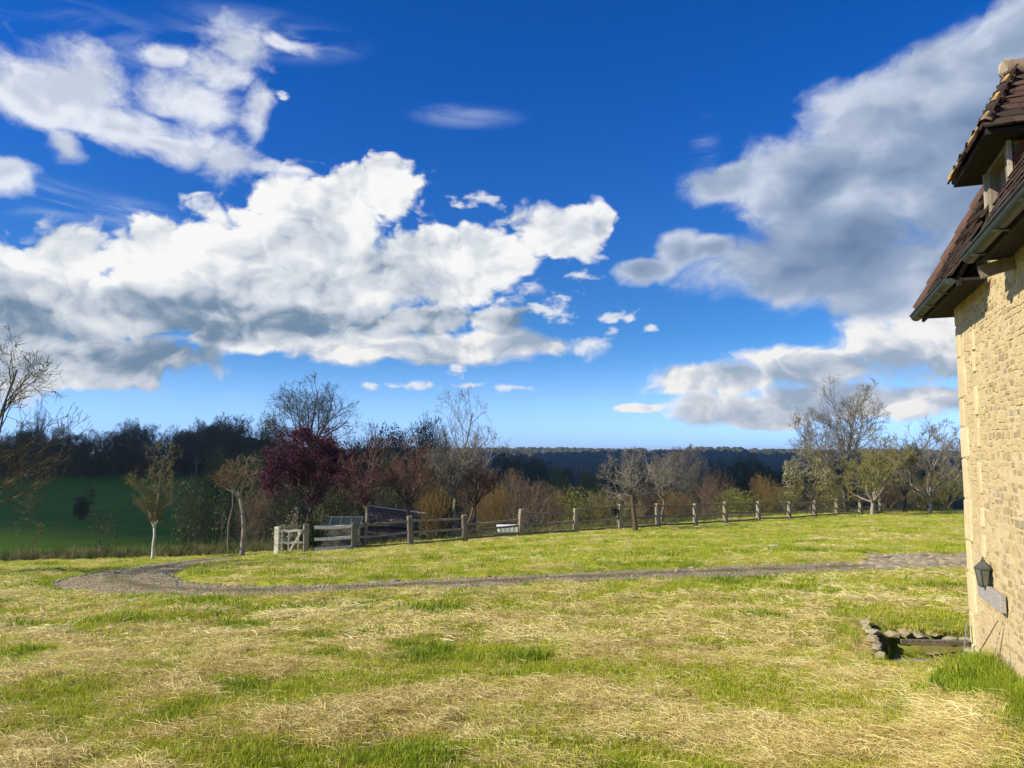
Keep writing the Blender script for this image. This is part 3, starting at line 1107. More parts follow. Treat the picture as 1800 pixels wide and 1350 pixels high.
# ------------------------------------------------------------------ stone house
def build_house():
    rng = np.random.default_rng(21)
    house = thing('stone_house', 'pale yellow rubble stone house with brown tiled roof at the right edge', 'house', tuple(hp(0, 0, 0)))
    house.rotation_euler = (0, 0, 0)
    org = hp(0, 0, 0)

    def L(t, o, z):            # house coordinates -> local to the house empty
        return tuple(hp(t, o, z) - org)
    mortar = material('lime_mortar', (0.60, 0.485, 0.285), (0.525, 0.415, 0.225), 9, .95, .7, 60, spec=.1)
    smats = [material('rubble_cream', (0.59, 0.47, 0.265), (0.51, 0.395, 0.21), 12, .95, .7, 45, var=.14, spec=.1),
             material('rubble_ochre', (0.56, 0.43, 0.225), (0.48, 0.36, 0.18), 12, .95, .7, 45, var=.14, spec=.1),
             material('rubble_grey', (0.52, 0.435, 0.27), (0.46, 0.37, 0.22), 12, .95, .7, 45, var=.14, spec=.1)]
    TL = 6.5
    wl = MB()
    wl.box(0, TL, -.5, 0, -.5, 3.20, lambda a, b, c: L(a, b, c))
    wl.box(0, .5, -5.0, -.502, -.5, 3.20, lambda a, b, c: L(a, b, c))
    wall = wl.build('wall', mortar, house)

    # unit stone: chamfered block, x along the wall, y outward, z up
    def stone(m, ch=.18):
        v = []
        for (yy, k) in ((-.5, 1.0), (.35, 1.0), (.62, 1 - ch)):
            for sx, sz in ((-1, -1), (1, -1), (1, 1), (-1, 1)):
                v.append((sx * .5 * k + rng.uniform(-.07, .07), yy + rng.uniform(-.05, .05), sz * .5 * k + rng.uniform(-.09, .09)))
        f = [(11, 10, 9, 8)]
        for r in (0, 4):
            for i in range(4):
                f.append((r + 4 + i, r + 4 + (i + 1) % 4, r + (i + 1) % 4, r + i))
        me = bpy.data.meshes.new('stone')
        me.from_pydata(v, [], f)
        me.materials.append(m)
        for p in me.polygons:
            p.use_smooth = False
        return me
    meshes = [stone(smats[i % 3], rng.uniform(.10, .3)) for i in range(12)]
    ang = math.atan2(HW[1], HW[0])
    rows, z = [], -.12
    while z < 3.15:
        h = rng.uniform(.036, .066)
        t = .02 if z < 3 else .02
        q = .30 if int(z / .3) % 2 == 0 else .17
        t = q
        while t < 3.6:
            wd = rng.uniform(.045, .135)
            if rng.uniform() < .93:
                rows.append((t + wd / 2, z + h / 2 + rng.normal(0, .004), wd - rng.uniform(.008, .02), h - rng.uniform(.007, .016)))
            t += wd
        z += h
    vis = [r for r in rows if r[0] < 1.85 and r[1] > .12 and r[1] < 3.0]
    vis.sort(key=lambda r: -r[2] * r[3] * (1 + r[0]))
    chosen = set(vis[:292])
    rest = MB()
    for r in rows:
        t, z, wd, h = r
        if .62 < t < 1.30 and .52 < z < .60 and False:
            continue
        dep = .020
        pr = rng.uniform(-.006, .001)
        if r in chosen:
            o = link('stone', meshes[rng.integers(0, 12)], wall)
            o.location = L(t, pr - .008, z)
            o.rotation_euler = (rng.normal(0, .03), rng.normal(0, .05), ang)
            # local +y of the stone must look outwards
            o.scale = (wd, -dep, h)
        else:
            rest.box(t - wd / 2, t + wd / 2, -.02, .006 + pr, z - h / 2, z + h / 2, lambda a, b, c: L(a + rng.uniform(-.006, .006), b, c + rng.uniform(-.005, .005)))
    rest.build('rubble_infill', smats[0], wall, kind='stuff')
    # dressed corner blocks
    z, i = -.15, 0
    qm = material('dressed_limestone', (0.62, 0.51, 0.30), (0.54, 0.425, 0.24), 7, .95, .6, 40, var=.08, spec=.1)
    while z < 3.12:
        h = rng.uniform(.22, .36)
        h = min(h, 3.17 - z)
        ln = (.29 if i % 2 == 0 else .16) + rng.uniform(-.02, .02)
        ex = rng.uniform(.003, .010)
        b = MB()
        b.box(-ex, ln, -.24 if i % 2 else -.38, ex + .004, z + .006, z + h - .006, lambda a, b_, c: L(a + rng.uniform(-.005, .005), b_ + rng.uniform(-.004, .004), c + rng.uniform(-.004, .004)))
        b.build('quoin', qm, wall, bevel=.012)
        z += h
        i += 1
    # a pilaster of upright stones further along the wall
    z = .9
    while z < 2.6:
        h = rng.uniform(.14, .26)
        b = MB()
        c0 = .62 + rng.uniform(-.02, .02)
        b.box(c0, c0 + rng.uniform(.07, .11), -.05, .014, z, z + h - .015, lambda a, b_, c: L(a + rng.uniform(-.006, .006), b_, c))
        b.build('stone', qm, wall, bevel=.008)
        z += h + rng.uniform(0, .12)

    # ---------------- main roof
    roof_under = material('roof_timber', (0.030, 0.024, 0.022), (0.020, 0.017, 0.016), 14, .9, .3)
    tiles = [material('clay_tile_brown', (0.085, 0.056, 0.043), (0.058, 0.040, 0.033), 16, .9, .5, 60, var=.25, spec=.15),
             material('clay_tile_dark', (0.062, 0.044, 0.036), (0.042, 0.032, 0.028), 16, .9, .5, 60, var=.25, spec=.15),
             material('clay_tile_red', (0.105, 0.060, 0.043), (0.075, 0.046, 0.036), 16, .9, .5, 60, var=.25, spec=.15)]
    PT = math.radians(62.0)
    cp, sp, tp = math.cos(PT), math.sin(PT), math.tan(PT)
    EO, EZ, ET = .205, 2.975, -.37            # eave offset, height of its underside, far end

    def S(t, s, k=0.0):                     # point on the slope: s metres up from the eave, k above the boards
        return L(t, EO - s * cp + k * sp, EZ + s * sp + k * cp)

    def Hp(o_in, s, k=0.0):                 # hipped far end: o_in metres from the front corner, s up
        return L(ET + s * cp - k * sp, EO - o_in, EZ + s * sp + k * cp)
    SM = 3.4
    rb = MB()
    g0, g1 = 1.33, 1.93                     # opening of the dormer through the eave
    sg = EO / cp

    def slab(ta, tb, s0, s1, hipcut=False):
        a0 = ta + (s0 * cp if hipcut else 0)
        a1 = ta + (s1 * cp if hipcut else 0)
        rb.hexa([S(a0, s0, -.03), S(tb, s0, -.03), S(tb, s1, -.03), S(a1, s1, -.03), S(a0, s0, 0), S(tb, s0, 0), S(tb, s1, 0), S(a1, s1, 0)])
    slab(ET, g0, 0, sg, True)
    slab(g1, TL, 0, sg)
    slab(ET + sg * cp, TL, sg + .0, SM)
    rb.v[-8] = S(ET + sg * cp, sg, -.03)
    rb.v[-5] = S(ET + SM * cp, SM, -.03)
    rb.v[-4] = S(ET + sg * cp, sg, 0)
    rb.v[-1] = S(ET + SM * cp, SM, 0)
    rb.hexa([Hp(0, 0, -.03), Hp(4.0, 0, -.03), Hp(4.0, SM, -.03), Hp(SM * cp, SM, -.03), Hp(0, 0, 0), Hp(4.0, 0, 0), Hp(4.0, SM, 0), Hp(SM * cp, SM, 0)])
    roof = rb.build('roof', roof_under, house)
    # soffit boards under the overhang
    sb = MB()
    sb.box(ET + .01, -.012, -4.0, EO - .02, EZ - .055, EZ - .035, lambda a, b, c: L(a, b, c))
    sb.box(-.012, g0, .03, EO - .02, EZ - .055, EZ - .035, lambda a, b, c: L(a, b, c))
    sb.box(g1, TL, .03, EO - .02, EZ - .055, EZ - .035, lambda a, b, c: L(a, b, c))
    for (fa, fb) in ((ET + .012, g0), (g1, TL)):
        sb.box(fa, fb, EO - .018, EO + .004, EZ - .085, EZ - .012, lambda a, b, c: L(a, b, c))
    sb.build('soffit', roof_under, roof)

    def tile_mesh(m):
        v = []
        w2, ln, th = .5, .5, .5
        for (x, y, z) in ((-.5, 0, 0), (.5, 0, 0), (.5, 1, 0), (-.5, 1, 0), (-.5, 0, 1), (.5, 0, 1), (.5, 1, 1), (-.5, 1, 1)):
            v.append((x + rng.uniform(-.03, .03), y + (rng.uniform(-.07, .05) if y == 0 else 0), z + rng.uniform(-.12, .12)))
        b = MB()
        b.hexa(v)
        me = bpy.data.meshes.new('tile')
        me.from_pydata(b.v, [], b.f)
        me.materials.append(m)
        return me
    tm = [tile_mesh(tiles[i % 3]) for i in range(9)]
    EXP, TW, TH = .088, .165, .016
    from mathutils import Matrix

    def tile_frame(origin, ex, ey, ez, parent, width, length):
        """ex along the course, ey up the slope, ez outward"""
        o = link('tile', tm[rng.integers(0, 9)], parent)
        M = Matrix.Identity(4)
        for c, (v, sc) in enumerate(((ex, width), (ey, length), (ez, TH))):
            for r in range(3):
                M[r][c] = v[r] * sc
            M[3][c] = 0
        for r in range(3):
            M[r][3] = origin[r]
        o.matrix_local = M
        return o
    dT = np.array([HW[0], HW[1], 0])
    dO = np.array([HN[0], HN[1], 0])
    up = np.array([0, 0, 1.0])
    ey = -dO * cp + up * sp
    ez = dO * sp + up * cp
    tilt = .10
    ey2 = ey * math.cos(tilt) - ez * math.sin(tilt)      # tiles lie a little flatter than the boards
    ez2 = ez * math.cos(tilt) + ey * math.sin(tilt)
    far_t = MB()
    count = 0
    for c in range(int(SM / EXP)):
        s = c * EXP - .03
        t0 = ET + max(s, 0) * cp - .02
        t = t0 - rng.uniform(0, .03) - (TW / 2 if c % 2 else 0)
        t = max(t, t0 - .05)
        while t < 4.6:
            wd = TW * rng.uniform(.95, 1.03)
            tc = t + wd / 2
            gap = (g0 - .01 < tc < g1 + .01) and s < 2.2
            if not gap:
                k = .012 + .022 + rng.uniform(-.002, .003)
                if (tc < g0 + .1 and s < 1.22 or g1 < tc < 3.0 and s < .62) and count < 292:
                    tile_frame(S(tc, s, k), dT, ey2, ez2, roof, wd - .006, .17)
                    count += 1
                else:
                    p0, p1 = np.array(S(t, s, k)), np.array(S(t + wd - .006, s, k))
                    q = ey2 * .17
                    far_t.hexa([p0, p1, p1 + q, p0 + q, p0 + ez2 * TH, p1 + ez2 * TH, p1 + q + ez2 * TH, p0 + q + ez2 * TH])
            t += wd
        # hipped end, seen only from the far side
        hs = MB()
        oc = max(s, 0) * cp
        while oc < 3.6:
            e2 = np.array([HW[0] * cp, HW[1] * cp, sp])
            zz = np.array([-HW[0] * sp, -HW[1] * sp, cp])
            p0, p1 = np.array(Hp(oc, s, .03)), np.array(Hp(oc + TW - .006, s, .03))
            q = e2 * .16 - zz * .015
            far_t.hexa([p1, p0, p0 + q, p1 + q, p1 + zz * TH, p0 + zz * TH, p0 + q + zz * TH, p1 + q + zz * TH])
            oc += TW
    far_t.build('upper_tiles', tiles[1], roof, kind='stuff')
    # half-round hip tiles
    for i in range(14):
        s = .02 + i * .22
        a, b = np.array(S(ET + s * cp, s, .035)), np.array(S(ET + (s + .25) * cp, s + .25, .03))
        v, q = tubes([(np.array([a, b]), np.array([.062, .050]))], 8)
        link('hip_tile', mesh_np('hip_tile', v, [q], [tiles[2]], smooth=True), roof)

    # ---------------- gutters
    zinc = material('weathered_zinc', (0.045, 0.055, 0.054), (0.032, 0.039, 0.038), 7, .55, .15, spec=.4, metal=.2)

    def gutter(t0, t1, rot_end=False):
        n = 9
        V, Q = [], []
        for ti, t in enumerate((t0, t1)):
            for r in (.048, .044):
                for k in range(n):
                    a = math.pi + math.pi * k / (n - 1)
                    V.append(L(t, EO + .045 + r * math.cos(a), EZ - .022 + r * math.sin(a)))
        for k in range(n - 1):
            Q.append((k, k + 1, 2 * n + k + 1, 2 * n + k))
            Q.append((n + k + 1, n + k, 3 * n + k, 3 * n + k + 1))
        Q += [(0, 2 * n, 3 * n, n), (n - 1, 2 * n - 1, 4 * n - 1, 3 * n - 1)]
        g = link('gutter', mesh_np('gutter', np.array(V), [np.array(Q)], [zinc], smooth=True), house)
        for te in (t0, t1):
            cap = MB()
            pts = [L(te, EO + .045 + .048 * math.cos(math.pi + math.pi * k / 8), EZ - .022 + .048 * math.sin(math.pi + math.pi * k / 8)) for k in range(9)]
            cap.add(pts, [tuple(range(9))])
            cap.build('end_cap', zinc, g)
        x = t0 + .25
        while x < t1:
            br = MB()
            br.box(x, x + .025, EO, EO + .09, EZ - .077, EZ - .072, lambda a, b, c: L(a, b, c))
            br.build('bracket', zinc, g)
            x += .55
        v, q = tubes([(np.array([L(t0, EO + .094, EZ - .02), L(t1, EO + .094, EZ - .02)]), np.array([.009, .009]))], 6)
        link('bead', mesh_np('bead', v, [q], [zinc], smooth=True), g)
    gutter(g1 + .02, TL)
    gutter(ET - .02, g0 - .05)
    oak = material('old_oak', (0.25, 0.205, 0.155), (0.16, 0.13, 0.10), 20, .9, .5, stretch=(1, 1, .15), spec=.1)
    re = MB()
    re.beam(L(g1 + .03, -.02, 2.90), L(g1 + .03, .20, 2.84), .04, .08)
    re.build('rafter_end', oak, house)
    # ---------------- dormer
    lead = material('roof_lead', (0.20, 0.20, 0.20), (0.14, 0.14, 0.14), 12, .6)
    do = MB()
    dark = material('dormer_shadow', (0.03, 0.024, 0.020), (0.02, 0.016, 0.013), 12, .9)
    DZ, DA, DO0, DI = 3.71, 4.27, .16, -.15          # eave height, apex height, eave offset, apex offset
    ta, tb, tm_ = 1.08, 2.12, 1.60
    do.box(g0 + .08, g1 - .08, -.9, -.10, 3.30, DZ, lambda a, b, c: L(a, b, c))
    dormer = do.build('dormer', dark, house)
    for tc in (g0 + .045, g1 - .045):
        b = MB()
        b.box(tc - .045, tc + .045, -.095, .0, 3.0, DZ + .02, lambda a, b_, c: L(a, b_, c))
        b.build('post', oak, dormer, bevel=.006)
    b = MB()
    b.box(g0 + .09, g1 - .09, -.09, -.01, 3.18, 3.27, lambda a, b_, c: L(a, b_, c))
    b.build('sill', oak, dormer)
    b = MB()
    b.box(g0 - .02, g1 + .02, -.08, .005, DZ - .06, DZ + .03, lambda a, b_, c: L(a, b_, c))
    b.build('lintel', oak, dormer)
    # board door set back in the opening
    b = MB()
    b.box(g0 + .09, tm_ - .06, -.099, -.07, 3.272, DZ - .06, lambda a, b_, c: L(a, b_, c))
    b.build('shutter_board', oak, dormer)
    # tile-hung cheeks on both sides
    red = material('hung_tile_red', (0.235, 0.088, 0.052), (0.165, 0.066, 0.043), 12, .9, .4, var=.2, spec=.15)
    for tc, sg_ in ((g1 + .012, 1), (g0 - .012, -1)):
        z = 3.05
        r = 0
        while z < DZ - .02:
            o_ = -.01 - (.05 if r % 2 else 0)
            first = True
            while o_ > -.95:
                wd = .15 if not first or r % 2 == 0 else .10
                ov = .022
                b = MB()
                b.box(tc - .010, tc + .010, o_ - wd + .005, o_, z, z + .135, lambda a, b_, c: L(a + sg_ * (.014 - .10 * (c - z)), b_, c))
                b.build('hung_tile', red, dormer)
                o_ -= wd
                first = False
            z += .105
            r += 1
        b = MB()
        b.box(min(tc, tc + sg_ * .028), max(tc, tc + sg_ * .028), -.012, .012, 3.05, DZ - .03, lambda a, b_, c: L(a, b_, c))
        b.build('corner_board', material('pale_board', (0.42, 0.38, 0.30), (0.33, 0.29, 0.22), 18, .9), dormer)
    # its hipped roof: boards then tiles
    DB = -1.9
    fr = MB()
    F0, F1, AP, RB_ = (ta, DO0, DZ), (tb, DO0, DZ), (tm_, DI, DA), (tm_, DB, DA)
    B0, B1 = (ta, DB, DZ), (tb, DB, DZ)
    off = lambda p, dz: L(p[0], p[1], p[2] + dz)
    fr.add([off(F0, 0), off(F1, 0), off(AP, 0), off(RB_, 0), off(B0, 0), off(B1, 0), off(F0, -.03), off(F1, -.03), off(B0, -.03), off(B1, -.03)],
           [(0, 1, 2), (1, 5, 3, 2), (4, 0, 2, 3), (6, 8, 9, 7), (0, 6, 7, 1), (1, 7, 9, 5), (0, 4, 8, 6)])
    fr.build('dormer_roof', roof_under, dormer)

    def face_tiles(A, B, C, D, n_max=200):
        """quad/triangle face: eave A-B, top D-C; tiles in courses with outward normal"""
        A, B, C, D = [np.array(L(*p)) for p in (A, B, C, D)]
        e = (B - A) / np.linalg.norm(B - A)
        nrm = np.cross(B - A, D - A)
        nrm /= np.linalg.norm(nrm)
        upv = np.cross(nrm, e)
        H = np.dot(D - A, upv)
        nrow = int(H / .085)
        for r in range(nrow):
            s = r * .085 - .015
            f = max(s, 0) / H
            l0 = np.dot((A + (D - A) * f) - A, e) - .01
            l1 = np.dot((B + (C - B) * f) - A, e) + .01
            x = l0 - (TW * .5 if r % 2 else 0)
            while x < l1 - .02:
                x0, x1 = max(x, l0), min(x + TW, l1)
                if x1 - x0 > .02:
                    ev = upv * math.cos(.10) - nrm * math.sin(.10)
                    en = nrm * math.cos(.10) + upv * math.sin(.10)
                    tile_frame(A + e * (x0 + x1) / 2 + upv * s + nrm * .026, e, ev, en, dormer, x1 - x0 - .005, .15)
                x += TW
    face_tiles(F0, F1, AP, AP)
    BB1 = (tb, -.75, DZ)
    RBb = (tm_, -.75, DA)
    face_tiles(F1, BB1, RBb, AP)
    BB0 = (ta, -.75, DZ)
    face_tiles(BB0, F0, AP, RBb)
    lich = material('hip_mortar_lichen', (0.16, 0.115, 0.075), (0.42, 0.25, 0.06), 9, .95, .6)
    for P0 in (F0, F1):
        a, b = np.array(L(P0[0], P0[1], P0[2] + .03)), np.array(L(AP[0], AP[1], AP[2] + .03))
        for i in range(6):
            pa, pb = a + (b - a) * (i / 6), a + (b - a) * ((i + 1.1) / 6)
            v, q = tubes([(np.array([pa, pb]), np.array([.045, .036]))], 8)
            link('hip_tile', mesh_np('hip_tile', v, [q], [tiles[1] if i % 2 else lich], smooth=True), dormer)
    for i in range(5):
        v, q = tubes([(np.array([L(tm_, DI + .06 - i * .3, DA + .02), L(tm_, DI - .26 - i * .3, DA + .02)]), np.array([.078, .064]))], 10)
        link('ridge_tile', mesh_np('ridge_tile', v, [q], [material('ridge_clay', (0.26, 0.18, 0.12), (0.19, 0.14, 0.10), 8, .9, .5)], smooth=True), dormer)
    pc = rock_mesh('ridge_end', rng, material('ridge_mortar', (0.42, 0.34, 0.25), (0.30, 0.25, 0.18), 10, .95), 1.0)
    o = link('ridge_end', pc, dormer, L(tm_, DI + .05, DA + .045))
    o.scale = (.06, .06, .085)

    # ---------------- lantern on the wall
    la = thing('wall_lantern', 'dark tapered metal lantern fixed low on the stone wall', 'lantern', tuple(hp(.88, .06, .71)))
    la.scale = (.8, .8, .8)
    la.rotation_euler = (0, 0, ang)
    iron = material('lantern_metal', (0.085, 0.090, 0.075), (0.055, 0.060, 0.050), 18, .5, .2, spec=.5)
    glass = material('lantern_glass', (0.13, 0.135, 0.10), (0.09, 0.095, 0.07), 6, .15, spec=.6)

    def ring(b, z0, r0, z1, r1, n=6):
        k = len(b.v)
        vs = []
        for z, r in ((z0, r0), (z1, r1)):
            for i in range(n):
                a = math.pi / n + 2 * math.pi * i / n
                vs.append((r * math.cos(a), r * math.sin(a), z))
        b.add(vs, [(i, (i + 1) % n, n + (i + 1) % n, n + i) for i in range(n)] + [tuple(range(n))[::-1], tuple(range(n, 2 * n))])
    b = MB(); ring(b, .02, .040, .165, .066); b.build('pane', glass, la)
    b = MB(); ring(b, .0, .034, .02, .044); b.build('base', iron, la)
    b = MB(); ring(b, .165, .076, .18, .076); ring(b, .18, .074, .225, .030); ring(b, .225, .022, .245, .020); b.build('cap', iron, la)
    b = MB(); ring(b, .245, .012, .275, .005); b.build('finial', iron, la)
    for i in range(6):
        a = math.pi / 6 + 2 * math.pi * i / 6
        b = MB()
        b.beam((.042 * math.cos(a), .042 * math.sin(a), .01), (.069 * math.cos(a), .069 * math.sin(a), .17), .009, .009, up=(math.cos(a), math.sin(a), .1))
        b.build('rib', iron, la)
    b = MB(); b.box(-.02, .02, .06, .085, .05, .15); b.build('wall_bracket', iron, la)
    # board fixed to the wall under it
    bd = MB()
    bd.box(.60, 1.31, .014, .05, .60, .72, lambda a, b_, c: hp(a, b_, c))
    o = bd.build('wooden_board', material('grey_board', (0.36, 0.335, 0.30), (0.27, 0.25, 0.22), 16, .85, .3, stretch=(1, 1, 6)), bevel=.004)
    o['label'] = 'weathered grey plank fixed flat to the stone wall under the lantern'
    o['category'] = 'plank'
    # metal strip at the corner
    st = MB()
    st.beam(hp(.10, .05, .30), hp(.24, .12, -.02), .030, .006, up=(HN[0], HN[1], 0))
    o = st.build('metal_strip', material('galvanised', (0.27, 0.30, 0.31), (0.20, 0.23, 0.24), 9, .4, spec=.6, metal=.4))
    o['label'] = 'thin blue grey metal strip leaning at the foot of the house corner'
    o['category'] = 'metal strip'
    # dry stems leaning on the wall
    for i, (a0, b0, z0, a1, b1, z1, lab) in enumerate(((.62, .16, .0, 1.12, .03, .52, 'thin dry stem leaning on the wall below the grey plank'), (1.40, .16, .05, 1.28, .03, .50, 'dry stem against the wall right of the grey plank'))):
        pts = np.array([hp(a0, b0, z0), (hp(a0, b0, z0) + hp(a1, b1, z1)) / 2 + np.array([.01, 0, .02]), hp(a1, b1, z1)])
        v, q = tubes([(pts, np.array([.006, .005, .003]))], 5)
        link('dry_stem', mesh_np('dry_stem', v, [q], [material('dead_stem', (0.20, 0.15, 0.09), (0.14, 0.10, 0.06), 30)], smooth=True), label=lab, category='stem')

    # ---------------- sunken pit with stone rim beyond the corner
    gz0 = gz(*hp(PIT[0] - .3, 0, 0)[:2])
    pit = thing('stone_pit', 'sunken stone lined pit with mossy rim beside the house corner', 'pit', tuple(hp(-.75, .2, gz0)))
    po = hp(-.75, .2, gz0)
    rs = [rock_mesh('rim_stone', rng, smats[2], .6) for _ in range(3)] + [rock_mesh('rim_stone', rng, material('rim_pale', (0.46, 0.41, 0.29), (0.28, 0.25, 0.14), 10, .95, .6, var=.2), .6) for _ in range(3)]

    def rim(t, o, z, s):
        r = link('rim_stone', rs[rng.integers(0, 6)], pit, tuple(hp(t, o, z) - po))
        r.scale = s
        r.rotation_euler = (rng.normal(0, .15), rng.normal(0, .15), rng.uniform(0, 6.28))
    for k in range(13):
        t = PIT[0] + .05 + k * .125
        rim(t, PIT[3] + rng.normal(0, .015), gz(*hp(t, PIT[3] + .2, 0)[:2]) + rng.uniform(-.02, .02), (rng.uniform(.06, .09), rng.uniform(.05, .08), rng.uniform(.045, .07)))
        rim(t + .05, PIT[3] - .03, gz(*hp(t, PIT[3] + .2, 0)[:2]) - .16, (rng.uniform(.08, .12), rng.uniform(.06, .085), rng.uniform(.07, .10)))
    for k in range(10):
        o_ = PIT[2] + .08 + k * .14
        rim(PIT[0] + rng.normal(0, .015), o_, gz(*hp(PIT[0] - .2, o_, 0)[:2]) - .03 + rng.uniform(-.02, .02), (rng.uniform(.06, .11), rng.uniform(.06, .09), rng.uniform(.05, .07)))
    for k in range(9):
        t = PIT[0] + .15 + k * .13
        rim(t, -.30 + rng.normal(0, .02) + .02 * k, gz0 - .08 + rng.uniform(-.03, .03), (rng.uniform(.06, .10), rng.uniform(.05, .08), rng.uniform(.05, .09)))
    for k in range(26):
        rim(rng.uniform(PIT[0] + .1, PIT[1] - .1), rng.uniform(-.2, PIT[3] - .12), gz0 - .25 + rng.uniform(0, .05), (rng.uniform(.04, .08), rng.uniform(.03, .06), rng.uniform(.03, .05)))
    pw = material('rotten_timber', (0.19, 0.155, 0.105), (0.11, 0.095, 0.055), 14, .95, .6, stretch=(1, 1, 1))
    for (t0, o0, t1, o1, z, w, lab) in ((-1.0, -.30, -.84, .52, -.10, .11, 'old mossy plank lying across the middle of the pit'),
                                        (-.50, -.28, -.36, .55, -.13, .11, 'old dark plank lying nearest in the pit'),
                                        (-1.58, -.26, -1.50, .38, -.04, .07, 'broken plank at the far edge of the pit')):
        b = MB()
        b.beam(hp(t0, o0, gz0 + z), hp(t1, o1, gz0 + z - .02), w, .05, jit=.006)
        o = b.build('old_plank', pw, bevel=.006)
        o['label'] = lab
        o['category'] = 'plank'
        o['group'] = 'old planks in the pit'


build_house()


# ------------------------------------------------------------------ fence, gate, small farm things
def at(px, y):
    """ground point below photo column px at distance y"""
    x = (px - 900.0) / F_PX * y
    for _ in range(3):
        z = gz(x, y)
        dep = y * math.cos(PITCH) + (z - EYE) * math.sin(PITCH)
        x = (px - 900.0) / F_PX * dep
    return np.array([x, y, gz(x, y)])


def build_fence():
    rng = np.random.default_rng(33)
    wood = material('fence_oak', (0.27, 0.232, 0.165), (0.17, 0.145, 0.10), 9, .9, .5, 30, var=.2, stretch=(3, 3, .5), spec=.1)
    rail_m = material('rail_oak', (0.24, 0.20, 0.145), (0.155, 0.13, 0.092), 7, .9, .5, 30, var=.15, spec=.1)
    pale = material('rail_sunlit', (0.84, 0.78, 0.64), (0.70, 0.63, 0.48), 8, .9, .4, 30, spec=.1)  # sunlit brightness of the first rails and gate put into the wood colour
    posts = [(537, 28.5, 1.05), (623, 29.3, 1.02), (722, 30.0, 1.10), (818, 30.8, 1.07), (914, 31.8, 1.10), (1012, 32.8, 1.03), (1089, 33.4, 1.03), (1157, 34.2, 1.03),
             (1223, 35.2, 1.02), (1275, 36.6, 1.02), (1333, 38.0, .95), (1387, 39.6, .95), (1432, 41.4, .92), (1471, 43.3, .92), (1512, 45.0, .90), (1548, 47.0, .80)]
    posts = [(a, b, c * rng.uniform(.94, 1.06)) for a, b, c in posts]
    P = [at(a, b) for a, b, _ in posts]
    fence = thing('post_and_rail_fence', 'long weathered post and rail fence curving along the far lawn edge', 'fence', tuple(P[0]))
    o0 = P[0]
    for i, (p, (px, y, h)) in enumerate(zip(P, posts)):
        a = P[min(i + 1, len(P) - 1)] - P[max(i - 1, 0)]
        rz = math.atan2(a[1], a[0])
        w = .098 if i < 5 else .088
        b = MB()
        v = []
        for z, k in ((-.3, 1.0), (h - .03, .96), (h, .72)):
            for sx, sy in ((-1, -1), (1, -1), (1, 1), (-1, 1)):
                v.append((sx * w * k, sy * w * k, z))
        b.add(v, [(3, 2, 1, 0), (8, 9, 10, 11)] + [(r + j, r + (j + 1) % 4, r + 4 + (j + 1) % 4, r + 4 + j) for r in (0, 4) for j in range(4)])
        o = b.build('post', wood, fence, bevel=.012)
        o.location = tuple(p - o0)
        o.rotation_euler = (rng.normal(0, .035), rng.normal(0, .04) + (.10 if i == 4 else 0), rz + rng.normal(0, .06))
    for i in range(len(P) - 1):
        a, b_ = P[i], P[i + 1]
        ha, hb = posts[i][2], posts[i + 1][2]
        for f in ((.84, .46, .10) if i != 3 else (.62, .40, .12)):
            if i >= 5 and f == .84:
                f = .90
            za, zb = f * ha + rng.normal(0, .015), f * hb + rng.normal(0, .015)
            pa, pb = a.copy(), b_.copy()
            if i == 0:
                pa = a + (b_ - a) * .17
            mb = MB()
            pts = []
            m = (pa + pb) / 2 + np.array([0, 0, (za + zb) / 2 - rng.uniform(.0, .03)])
            s = pa + np.array([0, 0, za])
            e = pb + np.array([0, 0, zb])
            hh = .115 if i < 1 else .075
            mb.beam(s - o0, m - o0, .05, hh * rng.uniform(.9, 1.1), jit=.006)
            mb.beam(m - o0, e - o0, .05, hh * rng.uniform(.9, 1.1), jit=.006)
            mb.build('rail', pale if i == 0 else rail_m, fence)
    # wicket gate at the left end
    g0, g1 = at(486, 28.3), P[0].copy()
    gate = thing('wicket_gate', 'small pale wooden gate with diagonal brace left of the fence', 'gate', tuple(g0))
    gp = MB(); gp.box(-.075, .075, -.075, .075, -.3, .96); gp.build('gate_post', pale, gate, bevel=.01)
    dv = g1 - g0
    W = np.linalg.norm(dv[:2])
    ux = dv / W

    def G(s, z):
        return ux * s + np.array([0, 0, z])
    for z in (.80, .38):
        b = MB()
        k = 5
        for j in range(k):
            b.beam(G(.08 + (W - .2) * j / k, z + .02 * math.sin(j * 2.1)), G(.08 + (W - .2) * (j + 1) / k, z + .02 * math.sin((j + 1) * 2.1)), .045, .075)
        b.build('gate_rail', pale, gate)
    for s in (.16, .40, .74):
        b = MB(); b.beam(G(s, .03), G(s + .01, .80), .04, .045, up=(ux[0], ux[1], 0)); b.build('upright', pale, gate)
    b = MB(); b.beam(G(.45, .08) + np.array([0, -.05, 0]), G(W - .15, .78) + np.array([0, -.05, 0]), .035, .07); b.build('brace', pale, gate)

    # white trough behind the fence
    q = at(893, 33.2)
    tr = thing('water_trough', 'small white ribbed trough on a block behind the fence', 'trough', tuple(q))
    wh = material('white_plastic', (0.78, 0.79, 0.80), (0.70, 0.71, 0.73), 5, .5)
    b = MB()
    c = [(-.42, -.28, .22), (.42, -.28, .22), (.42, .28, .22), (-.42, .28, .22), (-.47, -.32, .46), (.47, -.32, .46), (.47, .32, .46), (-.47, .32, .46)]
    b.hexa(c)
    b.build('tub', wh, tr, bevel=.02)
    b = MB(); b.box(-.49, .49, -.345, .345, .46, .485); b.build('rim', wh, tr, bevel=.006)
    for k in range(5):
        b = MB(); x = -.34 + k * .17
        b.beam((x, -.30, .23), (x * 1.1, -.345, .455), .05, .03, up=(0, -1, 0)); b.build('rib', wh, tr)
